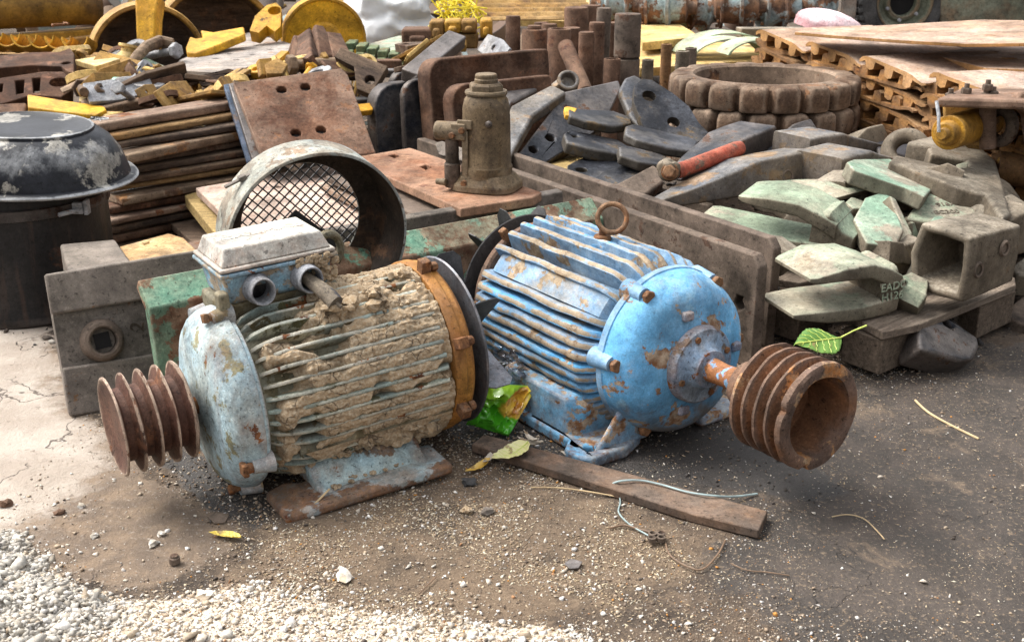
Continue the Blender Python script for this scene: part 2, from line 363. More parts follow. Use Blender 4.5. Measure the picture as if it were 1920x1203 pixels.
M['blackpart']=worn('black_cast_part',(.010,.011,.015),(.024,.026,.033),5,.3,((.07,.05,.03),(.16,.11,.06)),rs=7,dust=.25,dc=(.15,.16,.185),rough=.42,edge=.4,ec=(.22,.2,.18),bump=.4,side=((.07,.055,.035),.6))
M['jack']=worn('khaki_jack_paint',(.16,.11,.06),(.11,.075,.045),7,.25,((.08,.055,.04),(.22,.15,.08)),rs=7,dust=.2,dc=(.26,.2,.13),rough=.7,edge=.4,ec=(.28,.22,.15),bump=.35)
M['yellow']=worn('yellow_machine_paint',(.74,.40,.02),(.62,.31,.02),4,.2,((.10,.055,.03),(.30,.16,.05)),rs=6,dust=.15,dc=(.55,.40,.2),rough=.45,edge=.45,bump=.3)
M['yellowdirty']=worn('dirty_yellow_paint',(.46,.26,.05),(.33,.18,.045),5,.34,((.10,.055,.03),(.22,.12,.05)),rs=8,dust=.4,dc=(.40,.28,.14),rough=.7,edge=.5,bump=.5)
M['yellowpale']=worn('pale_sun_bleached_yellow',(.72,.52,.20),(.66,.44,.14),3,.12,((.26,.15,.06),(.52,.33,.12)),rs=7,dust=.55,dc=(.74,.60,.36),rough=.75,edge=.4,bump=.3)
M['plank']=worn('ochre_plank',(.42,.30,.11),(.34,.23,.08),4,.15,((.16,.10,.05),(.3,.2,.09)),rs=7,dust=.4,dc=(.46,.34,.16),rough=.8,edge=.4,bump=.4,grain=(1.2,16,16))
M['ochrerust']=worn('ochre_dusty_rust',(.42,.21,.07),(.26,.125,.045),6,.34,((.09,.045,.025),(.30,.13,.04)),rs=9,dust=.35,dc=(.55,.365,.20),rough=.9,edge=.4,ec=(.12,.08,.06),bump=.6)
M['tracktop']=worn('pinkish_track_face',(.44,.33,.27),(.35,.25,.19),3,.14,((.26,.14,.07),(.42,.24,.11)),rs=6,dust=.5,dc=(.52,.41,.33),rough=.8,edge=.4,bump=.3,side=((.48,.25,.085),.9))
M['barrust']=worn('rusty_bar',(0.145,0.089,0.055),(0.089,0.055,0.036),4,.3,((.10,.055,.035),(.30,.15,.06)),rs=6,dust=.3,dc=(.38,.27,.17),rough=.85,edge=.5,ec=(.34,.25,.17),bump=.5,grain=(1,6,6))
M['barochre']=worn('ochre_bar',(.27,.16,.065),(.18,.105,.05),4,.3,((.12,.06,.035),(.34,.16,.05)),rs=6,dust=.45,dc=(.42,.29,.15),rough=.85,edge=.4,bump=.5,grain=(1,6,6))
M['bardark']=worn('dark_bar',(.07,.048,.036),(.05,.035,.028),4,.25,((.05,.03,.02),(.12,.065,.04)),rs=6,dust=.3,dc=(.22,.155,.1),rough=.85,edge=.5,ec=(.22,.15,.1),bump=.5,grain=(1,6,6))
M['castrust']=worn('cast_rust',(0.077,0.032,0.015),(0.045,0.021,0.012),6,.3,((.06,.03,.022),(.19,.09,.05)),rs=8,dust=.15,dc=(.28,.18,.11),rough=.85,edge=.4,ec=(.26,.16,.11),bump=.5)
M['toothgreen']=worn('pale_green_casting',(.30,.37,.27),(.23,.29,.20),4,.14,((.20,.16,.11),(.28,.22,.16)),rs=5,dust=.6,dc=(.42,.385,.29),rough=.8,edge=.5,ec=(.28,.235,.18),bump=.3,blot=((.28,.245,.19),.38,5),side=((.17,.135,.095),.9))
M['toothmint']=worn('mint_green_casting',(.20,.32,.23),(.26,.33,.25),4,.10,((.20,.16,.11),(.28,.22,.16)),rs=6,dust=.5,dc=(.43,.43,.34),rough=.8,edge=.5,ec=(.34,.28,.22),bump=.3,blot=((.27,.235,.18),.45,6),side=((.17,.135,.095),.85))
M['toothbrown']=worn('brown_grey_casting',(0.152,0.124,0.092),(0.112,0.092,0.068),4,.15,((.11,.08,.05),(.22,.14,.08)),rs=6,dust=.5,dc=(.31,.275,.22),rough=.8,edge=.5,ec=(.30,.25,.19),bump=.35,side=((.12,.09,.06),.6))
M['toothsteel']=worn('blue_grey_casting',(0.102,0.111,0.128),(0.162,0.157,0.153),4,.25,((.15,.09,.05),(.26,.17,.09)),rs=6,dust=.42,dc=(.30,.285,.27),rough=.7,edge=.45,ec=(.28,.22,.15),bump=.35,side=((.15,.105,.065),.6),blot=((.24,.15,.08),.36,7))
M['wood']=worn('weathered_pallet_wood',(0.170,0.132,0.098),(0.119,0.089,0.068),3,.0,dust=.35,dc=(.30,.25,.195),rough=.9,edge=.3,ec=(.28,.22,.17),bump=.6,grain=(1.2,16,16))
M['woodblk']=worn('dark_wood_block',(0.108,0.080,0.058),(0.080,0.060,0.044),3,.0,dust=.2,dc=(.22,.18,.135),rough=.9,edge=.3,ec=(.2,.15,.11),bump=.6,grain=(1.2,16,16))
M['red']=worn('chipped_red_paint',(.46,.07,.035),(.52,.12,.07),9,.28,((.13,.08,.06),(.24,.15,.11)),rs=22,dust=.2,rough=.6,edge=.4,bump=.6)
M['rubber']=worn('tyre_rubber',(.045,.043,.042),(.065,.062,.06),5,0,dust=.3,dc=(.16,.15,.14),rough=.8,edge=.2,ec=(.12,.12,.12),bump=.5)
M['olive']=worn('olive_green_body',(.16,.17,.12),(.20,.21,.155),2,.06,rs=5,dust=.35,dc=(.30,.29,.22),rough=.6,edge=.4,bump=.2)
M['skyrust']=worn('light_blue_greasy_machinery',(.36,.46,.48),(.30,.22,.16),5,.62,((.10,.06,.045),(.26,.13,.07)),rs=5,dust=.3,rough=.6,edge=.4,bump=.6)
M['jade']=worn('pale_jade_steel',(.42,.56,.38),(.50,.60,.42),3,.06,rs=8,dust=.4,dc=(.56,.6,.44),rough=.7,edge=.4,bump=.2)
M['emerald']=worn('green_track_paint',(.06,.19,.10),(.10,.24,.13),5,.3,rs=8,dust=.25,dc=(.26,.29,.18),rough=.65,edge=.4,bump=.4)
M['white']=plainm('white_plastic_sack',(.56,.57,.58),.45,var=.1,s=6,bump=.3)
M['pinkwhite']=worn('faded_pink_white_shell',(.78,.66,.68),(.72,.56,.58),3,0,dust=.2,dc=(.7,.62,.6),rough=.5,edge=.5,ec=(.4,.03,.04),bump=.1)
M['wine']=plainm('dark_red_inside',(.25,.01,.02),.4)
M['straw']=plainm('yellow_string',(.80,.62,.03),.6,var=.3)
M['deepblue']=worn('blue_edge_plate',(.03,.11,.23),(.05,.14,.26),5,.4,((.05,.035,.03),(.14,.10,.08)),rs=7,dust=.2,dc=(.25,.24,.22),rough=.6,edge=.5,bump=.4)
M['cable']=worn('muddy_cable',(.16,.135,.11),(.22,.18,.13),9,0,dust=.4,dc=(.36,.29,.2),rough=.8,edge=.1,bump=.5,blot=((.07,.07,.08),.3,16))
M['gland']=worn('grey_gland',(.30,.31,.33),(.20,.20,.22),12,.1,rs=15,dust=.35,dc=(.46,.40,.32),rough=.6,edge=.3,ec=(.4,.4,.4),bump=.5)
M['rail']=worn('rail_face',(0.204,0.128,0.085),(0.145,0.085,0.060),4,.2,dust=.35,dc=(.34,.24,.17),rough=.8,edge=.45,ec=(.36,.27,.2),bump=.4,grain=(1,6,6))
def mudmat():
    k=NT('dried_cracked_mud'); v=k.objvec(False)
    nd=k.n('ShaderNodeTexNoise'); k.l(v,nd.inputs['Vector']); nd.inputs['Scale'].default_value=30; nd.inputs['Detail'].default_value=4
    va=k.n('ShaderNodeVectorMath',operation='MULTIPLY_ADD'); k.l(nd.outputs['Color'],va.inputs[0]); va.inputs[1].default_value=(.022,)*3; k.l(v,va.inputs[2])
    w=va.outputs[0]; cr=k.voro(w,30,'DISTANCE_TO_EDGE'); n1=k.noise(v,14,6,.65); n2=k.noise(v,160,5,.7); n3=k.noise(v,55,5,.65)
    c=k.mix(k.mr(n1,.35,.65),(.35,.24,.135),(.23,.155,.085)); c=k.mix(k.mr(n2,.35,.7),c,(.46,.37,.26)); c=k.mix(k.mr(k.voro(v,95),.10,.14,.5,0),c,(.58,.52,.44))
    crm=k.math('MULTIPLY',k.mr(cr,.004,.028,1,0),k.mr(n1,.48,.60)); c=k.mix(k.math('MULTIPLY',crm,.8),c,(.13,.085,.05))
    k.setv(k.b.inputs['Base Color'],c); k.setv(k.b.inputs['Roughness'],.95)
    h=k.math('ADD',k.math('MULTIPLY',crm,-1.6),k.math('ADD',n3,k.math('MULTIPLY',n2,.5))); k.l(k.bump(h,1,.0045),k.b.inputs['Normal']); return k.m
M['mud']=mudmat()
def stonemat(name,stops,rough=.9):
    k=NT(name); g=k.n('ShaderNodeNewGeometry'); c=k.ramp(g.outputs['Random Per Island'],stops,True)
    v=k.objvec(False); n=k.noise(v,90,5,.65); c=k.mix(k.mr(n,.3,.7,.45,0),c,(.12,.09,.065)); k.setv(k.b.inputs['Base Color'],c); k.setv(k.b.inputs['Roughness'],rough)
    k.l(k.bump(n,.5,.003),k.b.inputs['Normal']); return k.m
M['pebb']=stonemat('mixed_pebbles',[(0,(.30,.22,.15)),(.3,(.45,.37,.28)),(.5,(.60,.55,.47)),(.62,(.16,.12,.09)),(.78,(.08,.065,.055)),(.86,(.66,.63,.60)),(.95,(.40,.20,.09)),(.975,(.55,.24,.04))])
M['grav']=stonemat('white_gravel',[(0,(.64,.56,.46)),(.25,(.74,.69,.61)),(.5,(.50,.40,.29)),(.64,(.80,.77,.72)),(.85,(.44,.34,.24)),(.95,(.6,.57,.54))])
M['grgrey']=stonemat('broken_grey_concrete',[(0,(.46,.43,.38)),(.4,(.56,.53,.47)),(.7,(.38,.34,.28)),(.9,(.64,.61,.57))])
M['chips']=stonemat('wood_chip_bits',[(0,(.46,.35,.22)),(.35,(.58,.47,.32)),(.6,(.34,.24,.14)),(.85,(.72,.66,.52))])
M['oilc']=stonemat('black_crumbs',[(0,(.02,.02,.022)),(.4,(.04,.036,.033)),(.7,(.07,.055,.045)),(.93,(.5,.46,.4))])

M['footpaint']=worn('mud_smeared_pale_blue',(.36,.52,.58),(.40,.48,.46),6,.1,dust=.5,dc=(.25,.18,.12),rs=12,edge=.5,bump=.5,blot=((.17,.115,.075),.60,8))

M['void']=plainm('painted_hollow_shade',(.006,.005,.005),.95)  # near-black colour standing in for the shade inside holes
# ------------------------------------------------------------------ ground
def gp(pts): return np.array([tuple(G(x,y,0))[:2] for x,y in pts])
def sdf(poly,X,Y):
    d=np.full(X.shape,1e9); ins=np.zeros(X.shape,bool); n=len(poly)
    for i in range(n):
        ax,ay=poly[i]; bx,by=poly[(i+1)%n]; ex,ey=bx-ax,by-ay
        t=np.clip(((X-ax)*ex+(Y-ay)*ey)/(ex*ex+ey*ey+1e-12),0,1)
        d=np.minimum(d,np.hypot(X-ax-t*ex,Y-ay-t*ey))
        c=((ay>Y)!=(by>Y))&(X<(bx-ax)*(Y-ay)/(by-ay+1e-12)+ax); ins^=c
    return np.where(ins,d,-d)
def vnoise(X,Y,sc,seed):
    x=X*sc+seed*17.3+1000; y=Y*sc+seed*9.1+1000; xi=np.floor(x).astype(np.int64); yi=np.floor(y).astype(np.int64); fx=x-xi; fy=y-yi
    fx=fx*fx*(3-2*fx); fy=fy*fy*(3-2*fy)
    def h(a,b):
        n=(a*374761393+b*668265263+seed*1442695)&0x7fffffff; n=((n^(n>>13))*1274126177)&0x7fffffff; return ((n^(n>>16))&0xffff)/65535.0
    return (h(xi,yi)*(1-fx)+h(xi+1,yi)*fx)*(1-fy)+(h(xi,yi+1)*(1-fx)+h(xi+1,yi+1)*fx)*fy
def fbm(X,Y,sc,seed,o=4):
    r=0;a=.5;t=0
    for i in range(o): r=r+a*vnoise(X,Y,sc*2**i,seed+i); t+=a; a*=.55
    return r/t
def sst(x,a,b): t=np.clip((x-a)/(b-a),0,1); return t*t*(3-2*t)
P_conc=gp([(-900,560),(90,600),(130,690),(165,770),(215,810),(260,880),(350,920),(440,980),(420,1040),(330,1090),(240,1110),(60,1060),(-60,1020),(-700,1010)])
P_concpale=gp([(-900,560),(90,600),(130,780),(190,800),(200,860),(150,930),(40,1000),(-60,1020),(-700,1010)])
P_grav=gp([(-300,1000),(20,1010),(90,1060),(160,1120),(330,1125),(470,1100),(560,1120),(700,1150),(900,1165),(1060,1180),(1200,1225),(1500,1500),(-600,1500)])
P_grey=gp([(-300,990),(15,1000),(75,1050),(110,1090),(190,1130),(215,1175),(160,1215),(150,1350),(-500,1400)])
P_saw=gp([(720,880),(870,860),(980,880),(1100,930),(1280,1000),(1330,1060),(1150,1140),(900,1180),(600,1190),(400,1080),(520,1000)])
P_oil=gp([(330,830),(430,870),(540,930),(480,990),(400,960),(300,880)])
P_oil2=gp([(820,790),(1180,790),(1390,800),(1530,880),(1600,930),(1480,940),(1300,900),(1050,880),(880,850)])
P_dark=gp([(1050,800),(1400,760),(1640,700),(1920,640),(2300,640),(2400,1300),(1500,1190),(1330,1060),(1420,980),(1150,890)])
def gheight(X,Y):
    gv=sst(sdf(P_grav,X,Y)+.05*(fbm(X,Y,9,3)-.5),-.03,.06); gy=sst(sdf(P_grey,X,Y),-.03,.12)
    cc=sst(sdf(P_conc,X,Y),-.05,.05)
    z=.012*(fbm(X,Y,3,11)-.5)*(1-cc)+.008*(fbm(X,Y,14,5)-.5)*(1-.85*cc)+.006*gv*fbm(X,Y,40,8)+.012*gv+.045*gy*fbm(X,Y,16,21)+.0025*(fbm(X,Y,60,4,3)-.5)*(1-cc)
    far=sst(np.hypot(X,Y-2.5),6,14); return z*(1-far)
def build_ground():
    fx=np.arange(-1.5,1.95,.0085); ox=np.array([-400,-120,-50,-25,-14,-9,-6,-4,-2.8,-2]); xs=np.concatenate([ox,fx,-ox[::-1]])
    fy=np.arange(1.55,3.5,.0085); ys=np.concatenate([[-60,-15,-4,0,.8,1.3],fy,np.arange(3.52,5.5,.04),[5.8,6.3,7,8,10,13,18,30,60,150,500]])
    X,Y=np.meshgrid(xs,ys); Z=gheight(X,Y); nx,ny=len(xs),len(ys)
    co_=np.stack([X,Y,Z],-1).reshape(-1,3)
    i=np.arange(nx*ny).reshape(ny,nx); q=np.stack([i[:-1,:-1],i[:-1,1:],i[1:,1:],i[1:,:-1]],-1).reshape(-1,4)
    me=bpy.data.meshes.new('ground'); me.vertices.add(len(co_)); me.vertices.foreach_set('co',co_.ravel()); me.loops.add(q.size); me.loops.foreach_set('vertex_index',q.ravel().astype(np.int32))
    me.polygons.add(len(q)); me.polygons.foreach_set('loop_start',np.arange(0,q.size,4,dtype=np.int32)); me.update(calc_edges=True)
    def at(n,v): a=me.attributes.new(n,'FLOAT','POINT'); a.data.foreach_set('value',v.ravel().astype(np.float32))
    at('conc',sst(sdf(P_conc,X,Y),-.10,.10)); at('pale',sst(sdf(P_concpale,X,Y),-.16,.16)); at('grav',sst(sdf(P_grav,X,Y),-.06,.08))
    at('grey',sst(sdf(P_grey,X,Y),-.03,.06)); at('saw',sst(sdf(P_saw,X,Y),-.12,.12)); at('dark',np.maximum(sst(sdf(P_dark,X,Y),-.2,.15),0)); at('oil',np.maximum(sst(sdf(P_oil,X,Y),-.06,.06),sst(sdf(P_oil2,X,Y),-.06,.05)))
    me.shade_smooth(); k=NT('yard_ground'); v=k.objvec(False)
    n1=k.noise(v,2.2,8,.62); n2=k.noise(v,14,7,.68); n3=k.noise(v,85,5,.7); n4=k.noise(v,260,3,.7); n5=k.noise(v,6,7,.6)
    jit=k.math('MULTIPLY',k.math('SUBTRACT',k.math('ADD',n2,n5),1.0),1.1)
    def m(nm,a=.42,b=.58): return k.mr(k.math('ADD',k.attr(nm),jit),a,b)
    dirt=k.mix(k.mr(n1,.35,.65),(.090,.062,.041),(.045,.032,.023)); dirt=k.mix(k.mr(n2,.47,.7),dirt,(.15,.105,.07))
    dark=k.mix(k.mr(n5,.38,.62),(.064,.049,.039),(.034,.027,.022)); dirt=k.mix(m('dark'),dirt,dark)
    dirt=k.mix(k.math('MULTIPLY',m('saw',.3,.7),.4),dirt,(.23,.16,.10))
    dirt=k.mix(k.mr(k.noise(v,3.1,9,.7,.4),.50,.62,0,.6),dirt,(.026,.019,.014)); dirt=k.mix(k.mr(k.noise(v,5.3,9,.72,.5),.56,.66,0,.55),dirt,(.17,.12,.078))
    dirt=k.mix(k.mr(n3,.55,.66,0,.8),dirt,(.20,.145,.095)); dirt=k.mix(k.mr(n3,.44,.34,0,.7),dirt,(.035,.026,.02))
    dirt=k.mix(k.mr(k.noise(v,190,2,.5),.67,.71,0,.5),dirt,(.40,.32,.22))
    con=k.mix(k.mr(n5,.35,.62),(.42,.365,.31),(.33,.275,.225)); conb=k.mix(k.mr(n2,.35,.6),(.21,.15,.10),(.13,.095,.068)); con=k.mix(m('pale',.3,.75),conb,con)
    con=k.mix(k.mr(n3,.55,.72,0,.5),con,(.5,.45,.4)); con=k.mix(k.mr(k.noise(v,24,9,.7),.60,.66,0,.7),con,(.13,.095,.07))
    crk=k.n('ShaderNodeVectorMath',operation='MULTIPLY_ADD'); nd=k.n('ShaderNodeTexNoise'); nd.inputs['Scale'].default_value=5; nd.inputs['Detail'].default_value=6; k.l(v,nd.inputs['Vector']); k.l(nd.outputs['Color'],crk.inputs[0]); crk.inputs[1].default_value=(.5,)*3; k.l(v,crk.inputs[2])
    ck=k.math('MULTIPLY',k.mr(k.voro(crk.outputs[0],2.1,'DISTANCE_TO_EDGE'),.003,.010,1,0),k.mr(n1,.47,.53)); con=k.mix(k.math('MULTIPLY',ck,.8),con,(.07,.05,.04))
    c=k.mix(m('conc'),dirt,con); c=k.mix(m('oil',.4,.7),c,k.mix(k.mr(n3,.6,.66),(.035,.03,.027),(.16,.13,.1)))
    grv=k.mix(k.mr(n3,.4,.6),(.70,.62,.51),(.42,.33,.24)); c=k.mix(m('grav',.4,.6),c,grv)
    c=k.mix(m('grey'),c,k.mix(k.mr(n2,.35,.65),(.56,.53,.47),(.34,.30,.25)))
    k.setv(k.b.inputs['Base Color'],c); k.setv(k.b.inputs['Roughness'],k.fmix(m('oil'),k.fmix(m('dark'),.95,.72),.5))
    b=k.bump(k.math('ADD',k.math('ADD',n3,k.math('MULTIPLY',n4,.6)),k.math('MULTIPLY',ck,-1.5)),.75,.006); b=k.bump(n2,.5,.02,b); k.l(b,k.b.inputs['Normal'])
    me.materials.append(k.m); o=bpy.data.objects.new('ground',me); COL.objects.link(o); o['kind']='structure'
build_ground()
_bm=bmesh.new(); bmesh.ops.create_icosphere(_bm,subdivisions=1,radius=1); ICO=np.array([v.co[:] for v in _bm.verts]); ICF=np.array([[x.index for x in f.verts] for f in _bm.faces]); _bm.free()
OCT=np.array([(1,0,0),(-1,0,0),(0,1,0),(0,-1,0),(0,0,1),(0,0,-1)],float); OCF=np.array([(0,2,4),(2,1,4),(1,3,4),(3,0,4),(2,0,5),(1,2,5),(3,1,5),(0,3,5)])
def hullbase(seed,n=9):
    rr=random.Random(seed); bm=bmesh.new()
    for i in range(n):
        v=Vector((rr.gauss(0,1),rr.gauss(0,1),rr.gauss(0,1))).normalized()*rr.uniform(.75,1.1); bm.verts.new(v)
    r=bmesh.ops.convex_hull(bm,input=bm.verts); bmesh.ops.delete(bm,geom=[x for x in r['geom_interior'] if isinstance(x,bmesh.types.BMVert)],context='VERTS'); bmesh.ops.triangulate(bm,faces=bm.faces)
    bm.verts.index_update(); V=np.array([v.co[:] for v in bm.verts]); Fc=np.array([[x.index for x in f.verts] for f in bm.faces]); bm.free(); return V,Fc
HB=[hullbase(i+40) for i in range(10)]
def scatter(name,label,cat,mat,n,region,smin,smax,seed,dens=None,sq=(1,.8,.6),jit=.28,base=ICO,fac=ICF,pw=2.2,sink=.3,zf=None,kind='stuff',ang=True):
    rg=np.random.default_rng(seed); x0,x1,y0,y1=region
    X=rg.uniform(x0,x1,n); Y=rg.uniform(y0,y1,n)
    if dens is not None: kp=rg.uniform(0,1,n)<dens(X,Y); X,Y=X[kp],Y[kp]
    m=len(X); s=smin+(smax-smin)*rg.uniform(0,1,m)**pw; Z=(zf or gheight)(X,Y)
    bases=[(base,fac)] if base is OCT else HB
    WW=[];FF=[];off=0
    for bi,(base,fac) in enumerate(bases):
        I=np.arange(m)[bi::len(bases)]; k_=len(I)
        if not k_: continue
        V=base[None]*(1+(jit if len(bases)==1 else .12)*rg.uniform(-1,1,(k_,len(base),3))); V=V*np.array(sq)*rg.uniform(.7,1.3,(k_,1,3))
        a=rg.uniform(0,2*PI,k_); b=rg.uniform(-.5,.5,k_); ca,sa,cb,sb=np.cos(a),np.sin(a),np.cos(b),np.sin(b)
        x=V[...,0]*cb[:,None]+V[...,2]*sb[:,None]; z=-V[...,0]*sb[:,None]+V[...,2]*cb[:,None]; y=V[...,1]
        W=np.stack([x*ca[:,None]-y*sa[:,None],x*sa[:,None]+y*ca[:,None],z],-1)*s[I][:,None,None]
        W+=np.stack([X[I],Y[I],Z[I]+s[I]*sq[2]*(1-sink*2)],-1)[:,None]
        WW.append(W.reshape(-1,3)); FF.append((fac[None]+off+(np.arange(k_)*len(base))[:,None,None]).reshape(-1,3)); off+=k_*len(base)
    W=np.concatenate(WW); F=np.concatenate(FF)
    me=bpy.data.meshes.new(name); me.vertices.add(off); me.vertices.foreach_set('co',W.ravel()); me.loops.add(F.size); me.loops.foreach_set('vertex_index',F.ravel().astype(np.int32)); me.polygons.add(len(F)); me.polygons.foreach_set('loop_start',np.arange(0,F.size,3,dtype=np.int32)); me.update(calc_edges=True)
    me.materials.append(mat); o=bpy.data.objects.new(name,me); COL.objects.link(o); tag(o,label,cat,kind=kind); return o
NR=(-1.1,1.35,1.65,3.3)
conc=lambda X,Y:sst(sdf(P_conc,X,Y),-.05,.08)
scatter('pebbles','mixed small pebbles strewn over the dark yard ground','pebbles',M['pebb'],44000,NR,.0014,.0072,1,lambda X,Y:(1-.93*conc(X,Y))*(.12+.9*sst(fbm(X,Y,5,31),.42,.62))*(1-.93*sst(sdf(P_dark,X,Y),-.1,.2)),pw=3.6)
scatter('grit','fine grit lying over the dirt in front of the motors','grit',M['pebb'],90000,NR,.0010,.0032,2,lambda X,Y:(1-.9*conc(X,Y))*(.25+.75*sst(fbm(X,Y,7,41),.4,.62))*(1-.93*sst(sdf(P_dark,X,Y),-.1,.2)),base=OCT,fac=OCF)
scatter('wood_chips','pale wood chips and sawdust on the dirt around the long flat bar','sawdust',M['chips'],120000,NR,.0020,.0062,3,lambda X,Y:(.03+.9*sst(sdf(P_saw,X,Y),-.22,.12)*(1-.9*sst(sdf(P_dark,X,Y),-.06,.12)))*(.08+.92*sst(fbm(X,Y,9,51,5),.44,.62))*(1-conc(X,Y)),sq=(1,.42,.18),pw=2.8,base=OCT,fac=OCF,sink=.1)
scatter('sparse_chips','sparse pale wood chips over the dark ground at the right','sawdust',M['chips'],16000,(.1,1.5,1.7,3.3),.0013,.0045,4,lambda X,Y:.02+.7*sst(fbm(X,Y,5,61,5),.56,.66),sq=(1,.28,.16),base=OCT,fac=OCF,sink=.1)
scatter('white_gravel','whitish crushed gravel along the near edge of the yard','gravel',M['grav'],60000,(-1.0,.75,1.6,2.15),.0012,.0085,5,lambda X,Y:sst(sdf(P_grav,X,Y)+.12*(fbm(X,Y,12,71)-.5),-.05,.05)*(.25+.75*sst(fbm(X,Y,14,72),.38,.6)),pw=3.4,sq=(1,.85,.6),jit=.45)
scatter('coarse_gravel','larger angular stones mixed into the white gravel edge','gravel',M['grav'],900,(-1.0,.75,1.6,2.15),.007,.019,15,lambda X,Y:sst(sdf(P_grav,X,Y)+.12*(fbm(X,Y,12,71)-.5),-.05,.05)*.6,pw=2.4,sq=(1,.85,.6))
scatter('scattered_gravel','loose pale stones strewn beyond the gravel edge','gravel',M['grav'],4200,(-1.1,1.0,1.65,2.5),.002,.009,6,lambda X,Y:np.exp(-np.abs(np.minimum(sdf(P_grav,X,Y),0))*7)*.8+.03,pw=2.4,sq=(1,.85,.6))
scatter('broken_concrete','heap of broken grey concrete lumps at the left near edge','rubble',M['grgrey'],26000,(-1.1,-.45,1.6,2.15),.0015,.013,7,lambda X,Y:sst(sdf(P_grey,X,Y)+.05*(fbm(X,Y,12,81)-.5),-.03,.03),pw=3.0,sq=(1,.85,.6),jit=.5)
scatter('concrete_lumps','bigger broken concrete lumps in the rubble at the left near edge','rubble',M['grgrey'],260,(-1.1,-.45,1.6,2.15),.008,.030,27,lambda X,Y:sst(sdf(P_grey,X,Y)+.05*(fbm(X,Y,12,81)-.5),-.02,.03),pw=2.2,sq=(1,.85,.6))
scatter('black_crumbs','black oily crumbs under the pulley of the pale motor','debris',M['oilc'],7000,(-1.0,.9,1.9,3.0),.001,.007,8,lambda X,Y:np.maximum(sst(sdf(P_oil,X,Y),-.07,.05),.6*sst(sdf(P_oil2,X,Y),-.07,.05)),pw=3)
scatter('pile_litter','dark oily litter on the ground beneath the scrap pile','debris',M['oilc'],9000,(-2.2,2.4,3.2,6.0),.004,.022,9,lambda X,Y:.3+.7*fbm(X,Y,5,91),pw=3)
# single stones one can point at
def stone(px,py,d,seed,mat,label,sq=(1,.8,.6)):
    p=G(px,py,0); r=d*mpp(p)/2; mb=MB().rock((0,0,0),r,seed,2,sq,.5)
    o=obj('stone',mb,M[mat] if mat in M else mat,None,T(p.x,p.y,float(gheight(np.array([p.x]),np.array([p.y]))[0])+r*sq[2]*.6)@RZ(seed*40),smooth=25); tag(o,label,'stone')
for i,(x,y,d,mt,l) in enumerate([
 (645,1083,36,'grav','largest white stone, alone on the brown dirt near the bottom of the photo'),
 (152,950,16,'grgrey','small grey stone on the concrete left of the yellow leaf'),
 (112,962,20,'castrust','small reddish stone chip on the pale concrete'),
 (178,1006,18,'grgrey','white stone on the stained concrete left of the yellow leaf'),
 (288,1022,22,'grgrey','grey stone on the dirt below left of the yellow leaf'),
 (302,1003,17,'grgrey','small white stone beside the grey one left of the yellow leaf'),
 (877,960,26,'mud','tan clod of dirt right of the mud-caked motor foot'),
 (914,963,26,'greyplate','dark grey stone beside the tan clod in front of the motors'),
 (33,1022,32,'grgrey','flat pale stone at the left edge above the rubble'),
 (384,1127,34,'grav','long cream stone at the edge of the white gravel'),
 (880,908,26,'black','black lump lying below the orange-tipped leaf'),
 (10,948,26,'castrust','dark brown lump on the concrete at the left edge'),
 (1007,520+330,0,'grav','')]):
    if d: stone(x,y,d,i+3,mt,l)
# ------------------------------------------------------------------ motors
def fins(mb,thetas,x0,x1,rb,rt,th,ramp0=.05,ramp1=.015,nx=22,wav=.0,seed=0,skew=0,jag=0,ro=None):
    for k,t in enumerate(thetas):
        rtt=rt(t) if callable(rt) else rt
        rd=lambda a:Vector((0,math.cos(R(a)),math.sin(R(a))))
        rings=[]; ws=[]
        for i in range(nx+1):
            x=x0+(x1-x0)*i/nx
            f=min(1,math.sqrt(max(0,(x-x0)/ramp0)) if ramp0 else 1)*min(1,math.sqrt(max(0,(x1-x)/ramp1)) if ramp1 else 1)
            r=rb+(rtt-rb)*f
            q=Vector((x*9+seed,k*3.1,seed)); r+=jag*noise.noise(q*3)*(f>.5)
            dt=wav*noise.noise(q)+skew*f*0
            rr=rd(t); tt=Vector((0,-rr.z,rr.y)); b=rd(t)*rb
            tip=rr*r+tt*(dt+skew*(r-rb)); mid=rr*(r*.96+rb*.04)+tt*(dt+skew*(r-rb))
            X=Vector((x,0,0))
            rings.append([X+b-tt*th*.75,X+mid-tt*th*.5,X+tip-tt*th*.22,X+tip+tt*th*.22,X+mid+tt*th*.5,X+b+tt*th*.75]); ws+= [0,.62,1,1,.62,0]
        mb.loft(rings,T(0,0,0),w=ws)
def shiftz(mb,z): mb.v=[(a,b,c+z) for a,b,c in mb.v]; return mb
def lug_bolt(root,x,r,t,zc,mat,dirx=-1,sq=True,size=.015,name='bolt'):
    y,z=r*math.cos(R(t)),zc+r*math.sin(R(t))
    mb=MB().lathe([(size*.9,0),(size,.002),(size,.012),(size*.85,.014)],4 if sq else 6,fz((x,y,z),(dirx,0,0),(0,math.cos(R(t+20)),math.sin(R(t+20)))))
    mb.cyl((x-dirx*.02,y,z),(x,y,z),size*.62,n=12)
    return obj(name,mb,M['boltrust'],root,bevel=.0015)
